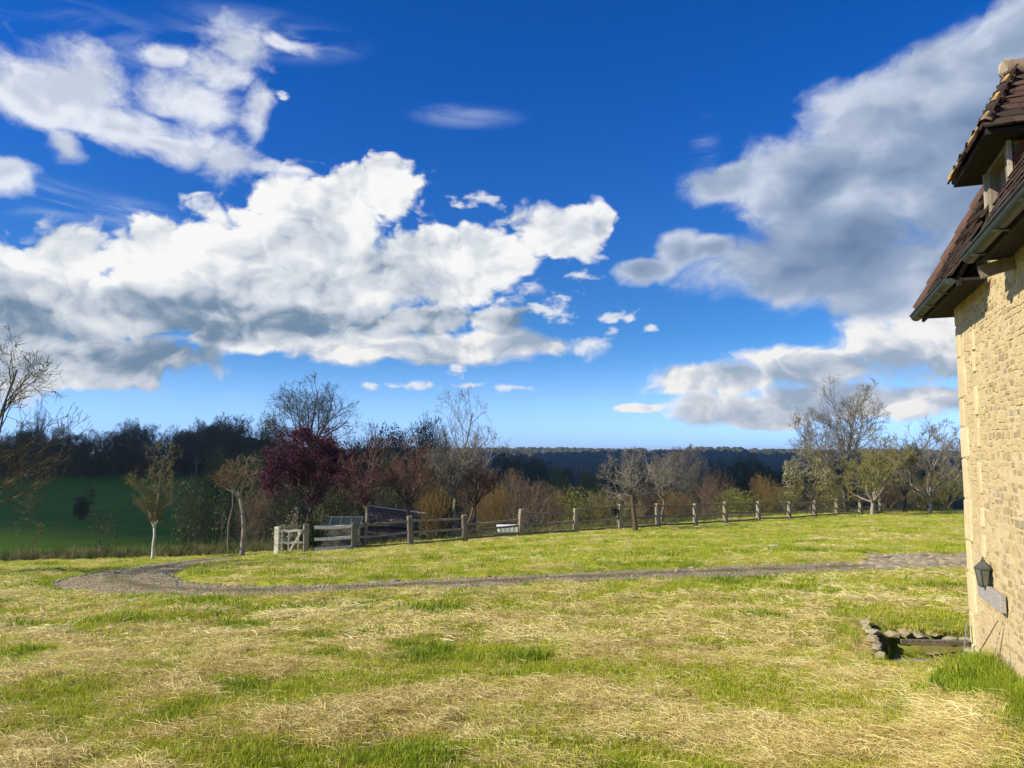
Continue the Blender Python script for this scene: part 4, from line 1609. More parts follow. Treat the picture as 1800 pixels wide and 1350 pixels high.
    for sx in (-.18, .22):
        b = MB(); b.box(sx - .10, sx + .10, -.2, .2, -.05, .22); b.build('stand_block', material('concrete', (0.40, 0.39, 0.36), (0.3, 0.29, 0.27), 8), tr)
    # black bucket hung on the fence
    pk = at(1080, 33.25)
    bk = thing('feed_bucket', 'black bucket hanging on the fence post left of the apple tree', 'bucket', tuple(pk + np.array([0, -.02, .62])))
    blk = material('black_plastic', (0.012, 0.012, 0.013), (0.02, 0.02, 0.02), 5, .4)
    v, qd = tubes([(np.array([(0, 0, 0), (0, 0, .28)]), np.array([.12, .17]))], 14)
    link('pail', mesh_np('pail', v, [qd], [blk], smooth=True), bk)
    v, qd = tubes([(np.array([(0, 0, .265), (0, 0, .285)]), np.array([.178, .178]))], 14)
    link('rim', mesh_np('rim', v, [qd], [blk], smooth=True), bk)
    th = np.linspace(0, math.pi, 9)
    v, qd = tubes([(np.stack([.17 * np.cos(th), 0 * th, .28 + .14 * np.sin(th)], 1), np.full(9, .006))], 5)
    link('handle', mesh_np('handle', v, [qd], [blk], smooth=True), bk)

    # shed with a low brown roof, beyond the gate
    c0 = at(683, 36.5)
    sh = thing('garden_shed', 'low shed with grey brown shingled roof and pale ridge behind the fence', 'shed', (c0[0], c0[1], c0[2]))
    shm = material('shed_board', (0.13, 0.115, 0.095), (0.085, 0.075, 0.06), 10, .9, .3)
    zr = EYE - 36.5 * (100 / F_PX) - c0[2]
    zl = zr - .62
    b = MB(); b.box(-1.15, 1.25, -.45, 1.2, -.4, max(zl, .35)); b.build('wall', shm, sh)
    rm = material('shed_shingle', (0.15, 0.122, 0.10), (0.115, 0.092, 0.075), 6, .95, .4, var=.12)
    # mono roof towards the viewer, ridge falling slightly to the right
    A = [np.array((-1.5, -.55, zl - .05)), np.array((1.45, -.55, zl - .18)), np.array((1.35, .55, zr - .22)), np.array((-1.15, .55, zr + .14))]
    b = MB(); dn = np.array((0, 0, -.05))
    b.hexa([A[0] + dn, A[1] + dn, A[2] + dn, A[3] + dn] + A)
    rf = b.build('roof', material('roof_timber', (0.075, 0.055, 0.045)), sh)
    nr, ncl = 6, 12
    for r in range(nr):
        for k in range(ncl):
            u0, u1 = (k + (.5 if r % 2 else 0)) / ncl, (k + 1 + (.5 if r % 2 else 0)) / ncl
            u1 = min(u1, 1.0)
            if u0 >= 1:
                continue
            f0, f1 = r / nr, (r + 1.15) / nr
            pt = lambda u, f: (A[0] * (1 - u) + A[1] * u) * (1 - f) + (A[3] * (1 - u) + A[2] * u) * f
            lift = np.array((0, -.006, .02))
            b = MB()
            e = .006
            q4 = [pt(u0 + e, f0), pt(u1 - e, f0), pt(u1 - e, min(f1, 1)), pt(u0 + e, min(f1, 1))]
            b.hexa([q4[0] + np.array((0, 0, .008)), q4[1] + np.array((0, 0, .008)), q4[2] + np.array((0, 0, .004)), q4[3] + np.array((0, 0, .004)),
                    q4[0] + lift * 1.4, q4[1] + lift * 1.4, q4[2] + lift * .5, q4[3] + lift * .5])
            b.build('shingle', rm, rf)
    b = MB(); b.beam(A[3] + np.array((-.03, 0, .03)), A[2] + np.array((.35, 0, .02)), .10, .035)
    b.build('ridge_cap', material('pale_metal', (0.62, 0.63, 0.64), (0.5, 0.51, 0.52), 5, .5), sh)
    # cold frame to the left of the shed
    q = at(603, 33.5)
    cf = thing('cold_frame', 'low dark glazed garden frame between the gate and the shed', 'garden frame', tuple(q))
    fm = material('frame_metal', (0.16, 0.175, 0.175), (0.11, 0.12, 0.12), 7, .5, metal=.3)
    gl = material('frame_glass', (0.03, 0.04, 0.045), (0.02, 0.03, 0.035), 3, .08, spec=.7)
    zt = EYE - 33.5 * (112 / F_PX) - q[2]
    x0, x1 = -.95, .80
    for k in range(4):
        xa, xb = x0 + (x1 - x0) * k / 4 + .02, x0 + (x1 - x0) * (k + 1) / 4 - .02
        b = MB(); b.hexa([(xa, -.5, zt - .45), (xb, -.5, zt - .45), (xb, .1, zt - .02), (xa, .1, zt - .02), (xa, -.5, zt - .44), (xb, -.5, zt - .44), (xb, .1, zt - .01), (xa, .1, zt - .01)])
        b.build('pane', gl, cf)
    for k in range(5):
        x = x0 + (x1 - x0) * k / 4
        b = MB(); b.beam((x, -.5, zt - .44), (x, .1, zt), .03, .03); b.build('glazing_bar', fm, cf)
    b = MB(); b.beam((x0, .1, zt), (x1, .1, zt), .035, .04); b.build('top_rail', fm, cf)
    b = MB(); b.box(x0, x1, -.5, .5, -.3, zt - .46); b.build('base', shm, cf)


build_fence()


# ------------------------------------------------------------------ trees
def rot_about(v, axis, a):
    axis = axis / (np.linalg.norm(axis) + 1e-9)
    return v * math.cos(a) + np.cross(axis, v) * math.sin(a) + axis * np.dot(axis, v) * (1 - math.cos(a))


def grow(rng, height, fork, rx, ry, zc0, levels=4, limbs=5, kids=(6, 5, 4), spread=.75, wob=.16, trop=.12, r0=.12, lean=(0, 0), twig_r=.006, contort=0.0, ratio=.58, start=.3):
    """bare tree in local metres: (trunk polylines, branch polylines, twig polylines). The crown fills the ellipsoid
    whose centre sits at zc0..height and whose radii are rx, ry."""
    cz, rz = (height + zc0) / 2, (height - zc0) / 2
    wood, mids, twigs = [], [], []
    ctr = np.array([lean[0] * cz, lean[1] * cz, cz])

    def inside(p, k):
        d = (p - ctr) / np.array([rx, ry, rz])
        return (d * d).sum() < k

    def branch(p, d, ln, r, lv, kmax):
        n = {0: 6, 1: 5, 2: 4, 3: 4, 4: 3, 5: 3}[min(lv, 5)]
        pts, rad = [p], [r]
        step = ln / (n - 1)
        dirs = [d]
        for i in range(1, n):
            d = d + rng.normal(0, wob + contort * (lv > 0), 3) + np.array([0, 0, trop * (1 if lv > 0 else .4)])
            d = d / np.linalg.norm(d)
            q = pts[-1] + d * step
            if lv > 0 and not inside(q, kmax):
                v = ctr - q
                d = d + .16 * v / (np.linalg.norm(v) + 1e-6)
                d = d / np.linalg.norm(d)
                q = pts[-1] + d * step * .33
            pts.append(q)
            rad.append(max(r * (1 - .62 * i / (n - 1)), twig_r * .7))
            dirs.append(d)
        return np.array(pts), np.array(rad), dirs

    def rec(p, d, ln, r, lv):
        kmax = rng.uniform(.72, 1.12)
        pts, rad, dirs = branch(p, d, ln, r, lv, kmax)
        (wood if lv <= 1 else mids if lv < levels else twigs).append((pts, rad))
        if lv >= levels:
            return
        nk = kids[min(lv - 1, len(kids) - 1)]
        nk = max(1, int(round(nk * rng.uniform(.75, 1.25))))
        for k in range(nk):
            f = start + (1 - start) * (k + rng.uniform(.1, .9)) / nk
            x = f * (len(pts) - 1)
            i = min(int(x), len(pts) - 2)
            q = pts[i] + (pts[i + 1] - pts[i]) * (x - i)
            ax = np.cross(dirs[i], rng.normal(0, 1, 3))
            dd = rot_about(dirs[i], ax, rng.uniform(.45, 1.0) * (1 + .3 * contort))
            rec(q, dd, ln * ratio * rng.uniform(.75, 1.2) * (1.1 - .35 * f), max(np.interp(x, np.arange(len(rad)), rad) * .62, twig_r), lv + 1)
    n = 5
    tz = np.linspace(-.15, fork, n)
    wob_xy = np.cumsum(rng.normal(0, .03 * max(fork, .4), (n, 2)), 0)
    tp = np.stack([lean[0] * tz + wob_xy[:, 0] - wob_xy[0, 0], lean[1] * tz + wob_xy[:, 1] - wob_xy[0, 1], tz], 1)
    tr = r0 * np.linspace(1.25, .82, n)
    tr[0] = r0 * 1.6
    wood.append((tp, tr))
    reach = max(height - fork, .5)
    for k in range(limbs):
        a = 2 * math.pi * (k + rng.uniform(-.25, .25)) / limbs
        sp = spread * rng.uniform(.55, 1.25)
        if k == 0:
            sp *= .25
        d = np.array([math.cos(a) * math.sin(sp), math.sin(a) * math.sin(sp), math.cos(sp)])
        ell = 1 / math.sqrt((d[0] / rx) ** 2 + (d[1] / ry) ** 2 + (d[2] / reach) ** 2)
        q = tp[-1] - np.array([0, 0, rng.uniform(0, .12) * fork])
        rec(q, d, ell * rng.uniform(.80, .98), r0 * rng.uniform(.5, .68), 1)
    return wood, mids, twigs


def leaf_cards(rng, polys, n, size, spread, curl=.5, tri=False):
    """n small leaf quads spread along the given twigs"""
    idx = rng.integers(0, len(polys), n)
    P = np.empty((n, 3))
    for i, k in enumerate(idx):
        pts = polys[k][0]
        f = rng.uniform(.15, 1) * (len(pts) - 1)
        j = min(int(f), len(pts) - 2)
        P[i] = pts[j] + (pts[j + 1] - pts[j]) * (f - j)
    P += rng.normal(0, spread, (n, 3))
    return cards(rng, P, size)


def cards(rng, P, size, upbias=.35):
    n = len(P)
    nrm = rng.normal(0, 1, (n, 3)) + np.array([0, 0, upbias])
    nrm /= np.linalg.norm(nrm, axis=1, keepdims=True)
    a = np.cross(nrm, rng.normal(0, 1, (n, 3)))
    a /= np.linalg.norm(a, axis=1, keepdims=True) + 1e-9
    b = np.cross(nrm, a)
    s = size * rng.uniform(.6, 1.35, (n, 1))
    a, b = a * s, b * s * .55
    V = np.stack([P - a, P - b * 1.0, P + a, P + b * 1.0], 1).reshape(-1, 3)
    Q = np.arange(n * 4).reshape(n, 4)
    return V, Q


def leaf_mat(name, c1, c2, transl=.3):
    return material(name, c1, c2, 1.6, .65, translucent=transl, spec=.25, detail=6)


BARK = dict(
    grey=material('bark_grey', (0.155, 0.135, 0.105), (0.10, 0.088, 0.068), 9, .95, .5, spec=.1),
    brown=material('bark_brown', (0.115, 0.082, 0.055), (0.075, 0.055, 0.038), 9, .95, .5, spec=.1),
    pale=material('bark_pale', (0.30, 0.265, 0.205), (0.18, 0.155, 0.12), 5, .95, .5, spec=.1),
    birch=material('bark_birch', (0.55, 0.52, 0.46), (0.36, 0.33, 0.27), 5, .95, .4, spec=.1),
    tan=material('bark_tan', (0.235, 0.185, 0.125), (0.155, 0.12, 0.08), 7, .95, .5, spec=.1))
TWIG = dict(
    grey=material('twig_grey', (0.205, 0.185, 0.15), (0.145, 0.128, 0.10), 3, .9, spec=.1),
    brown=material('twig_brown', (0.205, 0.145, 0.088), (0.145, 0.102, 0.065), 3, .9, spec=.1),
    red=material('twig_red', (0.175, 0.098, 0.068), (0.12, 0.07, 0.05), 3, .9, spec=.1),
    olive=material('twig_olive', (0.24, 0.215, 0.075), (0.165, 0.145, 0.058), 3, .9, spec=.1),
    lichen=material('twig_lichen', (0.225, 0.195, 0.065), (0.135, 0.115, 0.055), 1.2, .9, spec=.1),
    yellow=material('twig_yellow', (0.235, 0.235, 0.050), (0.16, 0.165, 0.04), 2, .9, spec=.1),
    orange=material('twig_orange', (0.215, 0.145, 0.050), (0.15, 0.10, 0.04), 2, .9, spec=.1),
    edge=material('twig_edge', (0.125, 0.105, 0.058), (0.075, 0.064, 0.042), 1.2, .9, spec=.1),
    young=material('twig_young', (0.19, 0.165, 0.085), (0.13, 0.112, 0.062), 2, .9, spec=.1),
    dark=material('twig_dark', (0.085, 0.074, 0.050), (0.058, 0.052, 0.036), 2, .9, spec=.1))


def tree_meshes(rng, bark, twig, leaf=None, **kw):
    """returns list of (part name, mesh)"""
    leafn, leafs, leafspread = kw.pop('leafn', 0), kw.pop('leafs', .04), kw.pop('leafspread', .06)
    wood, mids, twigs = grow(rng, **kw)
    for k in range(1, len(wood)):
        p_, r_ = wood[k]
        if len(p_) > 4:
            wood[k] = (p_[:3], r_[:3])
            mids.append((p_[2:], r_[2:]))
    v, q = tubes(wood, 8)
    parts = [('trunk', mesh_np('trunk', v, [q], [BARK[bark]], smooth=True))]
    V, Q, off = [], [], 0
    for pl, sd in ((mids, 4), (twigs, 3)):
        if pl:
            v, q = tubes(pl, sd)
            V.append(v)
            Q.append(q + off)
            off += len(v)
    if V:
        parts.append(('crown', mesh_np('crown', np.concatenate(V), [np.concatenate(Q)], [TWIG[twig]], smooth=True)))
    if leaf is not None and leafn:
        v, q = leaf_cards(rng, twigs + mids, leafn, leafs, leafspread)
        parts.append(('foliage', mesh_np('foliage', v, [q], [leaf])))
    return parts


def place(parts, name, label, cat, loc, rz=0.0, scale=(1, 1, 1), group=None, mats=None):
    e = thing(name, label, cat, loc, rz, group)
    e.scale = scale
    for pn, me in parts:
        o = link(pn, me, e)
        if mats and pn in mats:
            o.material_slots[0].link = 'OBJECT'
            o.material_slots[0].material = mats[pn]
    return e


def z_at(row, y):
    return EYE + y * (795 - row) / F_PX


def px_tree(seed, name, label, px, y, top, left, right, bottom, forkrow, bark, twig, cat='tree', group=None, shift=0.0, **kw):
    rng = np.random.default_rng(seed)
    p = at(px, y)
    H = z_at(top, y) - p[2]
    zc0 = max(z_at(bottom, y) - p[2], .1)
    fork = max(z_at(forkrow, y) - p[2], .12)
    rx = (right - left) / 2 / F_PX * y
    cx = ((right + left) / 2 - px) / F_PX * y
    cz = (H + zc0) / 2
    ry = kw.pop('ry', rx * .9)
    parts = tree_meshes(rng, bark, twig, kw.pop('leaf', None), height=H, fork=fork, rx=rx, ry=ry, zc0=zc0, lean=(cx / max(cz, .5), 0), **kw)
    return place(parts, name, label, cat, tuple(p), 0, group=group)


purple = leaf_mat('plum_leaf', (0.080, 0.013, 0.036), (0.042, 0.009, 0.026), .3)
silver = leaf_mat('silver_leaf', (0.30, 0.31, 0.20), (0.17, 0.19, 0.09), .25)
ivy = leaf_mat('ivy_leaf', (0.050, 0.085, 0.020), (0.028, 0.052, 0.013), .2)
bud = leaf_mat('bud_leaf', (0.155, 0.165, 0.035), (0.10, 0.115, 0.028), .3)
blossom = leaf_mat('white_blossom', (0.70, 0.70, 0.62), (0.55, 0.56, 0.44), .3)
evergreen = leaf_mat('evergreen_leaf', (0.045, 0.062, 0.018), (0.026, 0.040, 0.012), .15)
mistle = leaf_mat('mistletoe_leaf', (0.17, 0.16, 0.030), (0.10, 0.10, 0.022), .3)


def build_trees():
    # --- left edge, leaning in from outside the frame
    px_tree(101, 'bare_tree', 'bare tree reaching in from the left edge with yellow lichened branches', -75, 18.5, 540, -320, 118, 905, 900, 'tan', 'edge', levels=5, limbs=11,
            kids=(6, 5, 4, 3), spread=1.05, wob=.13, trop=.05, r0=.085, twig_r=.006)
    px_tree(102, 'young_tree', 'young tree with white forked trunk and dense olive twigs on the lawn edge', 267, 27.6, 776, 213, 330, 905, 922, 'birch', 'young', levels=5, limbs=8,
            kids=(7, 5, 4, 3), spread=.72, wob=.10, trop=.08, r0=.046, twig_r=.0065, start=.42, ratio=.5, leaf=bud, leafn=2500, leafs=.022, leafspread=.05)
    px_tree(103, 'slim_tree', 'slim tree with pale crooked trunk standing left of the gate', 425, 28.2, 800, 368, 480, 885, 868, 'pale', 'brown', levels=5, limbs=6, kids=(6, 5, 4, 3),
            spread=1.0, wob=.17, trop=.05, r0=.07, twig_r=.0065, start=.4, ratio=.55)
    px_tree(104, 'pole_tree', 'very thin straight tree just left of the slim crooked one', 403, 31.5, 812, 378, 425, 868, 858, 'grey', 'brown', levels=4, limbs=4, kids=(5, 5, 4), spread=.8, r0=.04, twig_r=.007)
    px_tree(105, 'purple_plum_tree', 'dark purple leaved plum tree behind the gate', 530, 35.5, 736, 455, 628, 905, 885, 'brown', 'red', levels=5, limbs=8, kids=(6, 5, 4, 3), spread=.9, r0=.10,
            twig_r=.007, leaf=purple, leafn=42000, leafs=.040, leafspread=.12)
    px_tree(106, 'forked_plum_tree', 'tree with pale forked trunk and sparse purple crown in front of the shed', 640, 33.6, 762, 575, 706, 880, 893, 'pale', 'red', levels=5, limbs=6, kids=(6, 5, 4, 3), spread=.80,
            wob=.16, r0=.075, twig_r=.0065, leaf=purple, leafn=4500, leafs=.034, leafspread=.10)
    px_tree(107, 'round_bare_tree', 'large bare tree with rounded fan crown behind the purple tree', 547, 72, 660, 450, 640, 800, 790, 'grey', 'grey', levels=5, limbs=16, kids=(6, 5, 4, 2), spread=.95,
            wob=.07, trop=.08, r0=.17, twig_r=.013, start=.3)
    px_tree(108, 'tall_bare_tree', 'tall bare tree with upright grey stems behind the middle of the fence', 793, 37.5, 668, 738, 866, 870, 872, 'tan', 'grey', levels=5, limbs=11, kids=(7, 5, 4, 3), spread=.62,
            wob=.07, trop=.12, r0=.085, twig_r=.0065, start=.2)
    px_tree(109, 'leaning_sapling', 'bare sapling leaning right beside the tall upright tree', 812, 41, 742, 808, 905, 850, 850, 'grey', 'grey', levels=4, limbs=5, kids=(6, 5, 5), spread=.75, r0=.05, twig_r=.0075)
    px_tree(110, 'reddish_tree', 'low reddish brown bare tree right of the shed', 716, 36.5, 770, 652, 775, 890, 885, 'brown', 'red', levels=5, limbs=8, kids=(6, 5, 4, 4), spread=.95, r0=.075, twig_r=.007)
    px_tree(111, 'reddish_tree', 'low reddish brown bare tree right of the tall upright tree', 832, 38.5, 786, 782, 890, 890, 885, 'brown', 'red', levels=5, limbs=8, kids=(6, 5, 4, 4), spread=.95, r0=.07, twig_r=.007)
    px_tree(112, 'apple_tree', 'gnarled bare apple tree standing on the lawn before the fence', 1117, 31.8, 774, 1048, 1192, 890, 862, 'brown', 'grey', levels=5, limbs=9, kids=(6, 5, 4, 2), spread=1.4, wob=.18,
            trop=.04, r0=.085, twig_r=.0065, contort=.16)
    px_tree(113, 'small_bare_tree', 'small bare tree behind the fence right of the apple tree', 1162, 38.5, 786, 1120, 1212, 880, 875, 'grey', 'grey', levels=5, limbs=6, kids=(6, 5, 4, 2), spread=.95, r0=.06, twig_r=.007, contort=.06)
    px_tree(114, 'thin_bare_tree', 'thin tall bare tree with upright crown beyond the fence right of the apple tree', 1208, 58, 781, 1145, 1265, 880, 880, 'grey', 'grey', levels=5, limbs=10, kids=(6, 5, 4, 2), spread=.7, r0=.07, twig_r=.010)
    px_tree(115, 'broad_bare_tree', 'tall broad bare tree behind the right end of the fence', 1490, 48.5, 658, 1378, 1570, 850, 850, 'grey', 'grey', levels=5, limbs=10, kids=(7, 6, 4, 4), spread=.9, wob=.10,
            r0=.13, twig_r=.0085)
    px_tree(116, 'forked_apple_tree', 'pale trunked forked apple tree at the right end of the fence', 1532, 44.0, 750, 1468, 1610, 895, 880, 'pale', 'olive', levels=5, limbs=8, kids=(6, 5, 4, 4), spread=1.1, r0=.10,
            twig_r=.0085, contort=.08, leaf=bud, leafn=1500, leafs=.03)
    px_tree(117, 'leaning_apple_tree', 'leaning dark trunked apple tree between two pale trunked ones', 1592, 49.5, 720, 1535, 1660, 885, 868, 'brown', 'grey', levels=5, limbs=8, kids=(6, 5, 4, 4), spread=.95, r0=.11, twig_r=.009)
    px_tree(118, 'spreading_apple_tree', 'pale trunked apple tree with spreading crown next to the house', 1634, 45.5, 726, 1552, 1715, 890, 872, 'pale', 'grey', levels=5, limbs=9, kids=(6, 5, 4, 4), spread=1.1, r0=.10,
            twig_r=.0085, contort=.06, leaf=bud, leafn=2000, leafs=.03)
    px_tree(119, 'blossom_tree', 'small tree dotted with white blossom behind the right part of the fence', 1425, 47, 775, 1378, 1478, 905, 880, 'brown', 'olive', levels=5, limbs=8, kids=(6, 5, 4, 3), spread=.95, r0=.07,
            twig_r=.008, leaf=blossom, leafn=1100, leafs=.032)
    # mistletoe
    for (px, y, row, s, lab) in ((405, 31.4, 832, .33, 'yellow green mistletoe ball on the thin tree left of the gate'), (1606, 45.0, 806, .42, 'yellow green mistletoe clump in the apple tree next to the house'),
                                 (1523, 43.8, 832, .42, 'mistletoe clump in the forked apple tree')):
        rng = np.random.default_rng(px)
        p = at(px, y)
        z = z_at(row, y)
        dirs = rng.normal(0, 1, (70, 3))
        dirs /= np.linalg.norm(dirs, axis=1, keepdims=True)
        pl = [(np.array([d * .05 * s, d * .6 * s + rng.normal(0, .05 * s, 3), d * s]), np.array([.008, .006, .004])) for d in dirs]
        v, q = tubes(pl, 3)
        e = thing('mistletoe', lab, 'mistletoe', (p[0], p[1], z))
        link('stem_ball', mesh_np('stem_ball', v, [q], [TWIG['yellow']]), e)
        v, q = leaf_cards(rng, pl, 900, .035, .04 * s)
        link('foliage', mesh_np('foliage', v, [q], [mistle]), e)

    # --- leafy shrubs by the gate
    def leafy(seed, name, label, px, y, top, left, right, leaf, n, size, cat='shrub', group=None, bark='brown', twig='brown'):
        rng = np.random.default_rng(seed)
        p = at(px, y)
        H = z_at(top, y) - p[2]
        rx = (right - left) / 2 / F_PX * y
        parts = tree_meshes(rng, bark, twig, leaf, height=H, fork=.15, rx=rx, ry=rx * .9, zc0=.05, levels=3, limbs=13, kids=(7, 6), spread=.85, r0=.05, twig_r=.008, trop=.16,
                            leafn=n, leafs=size, leafspread=.07)
        return place(parts, name, label, cat, tuple(p), 0, group=group)
    leafy(201, 'pale_shrub', 'pale silver leaved shrub growing right behind the gate', 505, 30.6, 882, 484, 532, silver, 1700, .045)
    leafy(202, 'ivy_shrub', 'dark glossy ivy covered shrub right behind the gate post', 553, 31.0, 876, 535, 578, ivy, 2600, .050)
    leafy(203, 'round_dark_shrub', 'rounded dark green shrub at the foot of the shaded pasture', 372, 47, 866, 345, 402, ivy, 3200, .085)
    leafy(204, 'pasture_tree', 'small pale green tree leftmost on the shaded pasture', 45, 58, 872, 28, 72, bud, 3500, .06, 'tree')
    leafy(205, 'pasture_tree', 'small round dark tree in the middle of the shaded pasture', 176, 60, 868, 150, 205, ivy, 5000, .07, 'tree')
    leafy(206, 'pasture_tree', 'small dark tree near the top of the shaded pasture', 145, 95, 828, 128, 164, evergreen, 4000, .09, 'tree')

    # --- bare hedge shrubs behind the fence: shared meshes, own objects
    shapes = []
    for k in range(4):
        rng = np.random.default_rng(300 + k)
        shapes.append(tree_meshes(rng, 'brown', 'brown', None, height=1.0, fork=.03, rx=.55, ry=.5, zc0=-.1, levels=4, limbs=14, kids=(6, 5, 4), spread=.62, wob=.10, trop=.14, r0=.010, twig_r=.0016, start=.2))
    leaves = []
    for k in range(4):
        rng = np.random.default_rng(320 + k)
        P = rng.normal(0, 1, (1500, 3))
        P /= np.linalg.norm(P, axis=1, keepdims=True)
        P = P * (rng.uniform(.2, 1, (1500, 1)) ** .45) * np.array([.52, .46, .5]) * (1 + .2 * np.sin(P[:, :1] * 7 + k) * np.cos(P[:, 1:2] * 6)) + np.array([0, 0, .48])
        v, q = cards(rng, P, .020)
        leaves.append(mesh_np('foliage', v, [q], [bud]))
    SH = [(450, 36, 848, 38, 'brown', None), (585, 40, 850, 40, 'dark', ivy), (680, 41, 838, 45, 'dark', ivy), (760, 43, 838, 45, 'orange', None), (870, 42, 846, 46, 'orange', None), (905, 52, 822, 46, 'brown', None),
          (955, 46, 838, 50, 'brown', None), (1010, 49, 852, 44, 'yellow', bud), (1055, 47, 856, 46, 'olive', None), (985, 95, 818, 24, 'yellow', bud), (1035, 110, 818, 22, 'yellow', bud),
          (1100, 46, 862, 50, 'olive', None), (1180, 45, 858, 46, 'orange', None), (1245, 50, 836, 48, 'brown', None), (1265, 62, 815, 40, 'brown', None), (1300, 48, 856, 46, 'yellow', bud), (1345, 52, 832, 40, 'orange', None), (1390, 50, 850, 44, 'olive', None),
          (1460, 52, 842, 46, 'olive', None), (1560, 54, 836, 50, 'brown', None), (1615, 55, 836, 52, 'olive', None), (1670, 54, 818, 48, 'olive', None), (1715, 52, 836, 50, 'brown', None), (340, 52, 836, 40, 'dark', ivy),
          (490, 45, 822, 44, 'dark', ivy), (640, 50, 822, 50, 'dark', ivy), (735, 55, 812, 50, 'dark', evergreen), (840, 60, 822, 44, 'brown', None), (1130, 60, 838, 46, 'brown', None), (1220, 75, 822, 44, 'olive', None)]
    col = {'brown': 'brown leafless shrub', 'dark': 'dark ivy covered shrub', 'orange': 'orange brown leafless shrub', 'yellow': 'yellow green budding shrub', 'olive': 'olive leafless shrub'}
    WHERE = ['behind the slim crooked tree left of the gate', 'behind the low garden frame', 'directly behind the shed', 'just left of the tall upright tree', 'close behind the white trough', 'taller and further back behind the white trough',
             'right of the white trough beyond the fence', 'largest and roundest in the hedge left of the apple tree', 'just left of the apple tree behind the fence', 'far off, left of two above the hedge', 'far off, right of two above the hedge',
             'right behind the apple tree trunk', 'low behind the fence right of the apple tree', 'left of the yellow green bush at mid right', 'farther back at mid right of the hedge', 'low in the hedge at mid right', 'upright, left of the blossom tree', 'at the foot of the blossom tree',
             'under the broad bare tree', 'behind the leaning apple tree', 'between the two pale trunked apple trees', 'nearest the house corner behind the apple trees', 'hidden', 'at the right edge of the shaded pasture', 'behind the purple plum tree', 'behind the forked plum tree',
             'behind the low reddish tree', 'behind the reddish tree right of the tall upright tree', 'far behind the apple tree', 'far behind the thin bare tree']
    grp = {'brown': 'brown hedge shrubs', 'dark': 'dark ivy shrubs', 'orange': 'orange brown hedge shrubs', 'yellow': 'yellow green hedge shrubs', 'olive': 'olive hedge shrubs'}
    nm = {'brown': 'brown_shrub', 'dark': 'dark_shrub', 'orange': 'orange_shrub', 'yellow': 'yellow_green_shrub', 'olive': 'olive_shrub'}
    for i, (px, y, top, hw, kind, lf) in enumerate(SH):
        if WHERE[i] == 'hidden':
            continue
        p = at(px, y)
        H = z_at(top, y) - p[2]
        rx = hw / F_PX * y
        e = place(shapes[i % 4], nm[kind], col[kind] + ' ' + WHERE[i], 'shrub', tuple(p), i * 1.7, (rx / .52, rx / .52, H), grp[kind], {'crown': TWIG[kind], 'trunk': TWIG[kind]})
        if lf is not None or i % 2 == 0:
            o = link('foliage', leaves[i % 4], e)
            o.material_slots[0].link = 'OBJECT'
            o.material_slots[0].material = lf if lf is not None else (ivy if kind == 'brown' else bud)
            if lf is None:
                o.scale = (.9, .9, .45)

    # --- wood above the shaded pasture and trees further off: shared bare and evergreen shapes
    far_bare = []
    for k in range(4):
        rng = np.random.default_rng(400 + k)
        far_bare.append(tree_meshes(rng, 'grey', 'dark', None, height=1.0, fork=.22, rx=.40, ry=.40, zc0=.15, levels=4, limbs=9, kids=(7, 6, 5), spread=.8, wob=.10, trop=.10, r0=.020, twig_r=.0019, start=.25))
    far_ever = []
    for k in range(4):
        rng = np.random.default_rng(420 + k)
        n = 15000
        P = rng.normal(0, 1, (n, 3))
        P /= np.linalg.norm(P, axis=1, keepdims=True)
        lob = 1 + .22 * np.sin(P[:, 0] * 5 + k) * np.sin(P[:, 1] * 6 + 2 * k) + .15 * np.sin(P[:, 2] * 8 + k)
        P = P * (rng.uniform(.25, 1, (n, 1)) ** .4) * lob[:, None] * np.array([.36, .36, .46]) + np.array([0, 0, .55])
        v, q = cards(rng, P, .0105)
        tv, tq = tubes([(np.array([(0, 0, -.05), (0, 0, .3), (.01, 0, .6)]), np.array([.03, .022, .012]))], 7)
        far_ever.append([('trunk', mesh_np('trunk', tv, [tq], [BARK['brown']], smooth=True)), ('foliage', mesh_np('foliage', v, [q], [evergreen]))])
    rng = np.random.default_rng(77)
    k = 0

    def fartree(px, y, top, wide, ever, name, label, group, cat='tree', mats=None):
        nonlocal k
        p = at(px, y)
        H = max(z_at(top, y) - p[2], 2.0)
        k += 1
        sx = wide / F_PX * y / .38
        return place((far_ever if ever else far_bare)[k % 4], name, label, cat, tuple(p), k * 2.1, (sx, sx, H), group, mats)
    for row, (y0, y1, lo, hi) in enumerate(((160, 172, 752, 778), (185, 215, 740, 768))):
        px = -40
        while px < 500:
            ev = rng.uniform() < .38
            fartree(px + rng.uniform(-6, 6), rng.uniform(y0, y1), rng.uniform(lo, hi), rng.uniform(17, 27), ev, 'dark_evergreen_tree' if ev else 'woodland_tree',
                    'dark evergreen tree in the wood above the shaded pasture' if ev else 'leafless tree in the wood above the shaded pasture', 'evergreens in the wood above the pasture' if ev else 'leafless trees in the wood above the pasture')
            px += rng.uniform(15, 26)
    px = -30
    while px < 470:
        fartree(px, rng.uniform(148, 156), rng.uniform(786, 800), rng.uniform(14, 22), True, 'pasture_hedge_bush', 'dark bush in the hedge along the top of the shaded pasture', 'hedge bushes above the pasture', 'shrub')
        px += rng.uniform(17, 25)
    fartree(66, 180, 698, 11, False, 'poplar_tree', 'narrow tall bare poplar rising above the wood at far left', None)
    fartree(408, 128, 724, 47, False, 'crown_tree', 'wide round bare crown standing above the wood left of the purple tree', None)
    fartree(345, 150, 738, 30, False, 'crown_tree', 'smaller bare crown just left of the wide round one above the wood', None)
    fartree(742, 92, 765, 46, True, 'ivy_clad_tree', 'dark low rounded tree left behind the tall upright tree', None)
    fartree(742, 88, 724, 50, False, 'crown_tree', 'dark rounded bare crown left behind the tall upright tree', None)
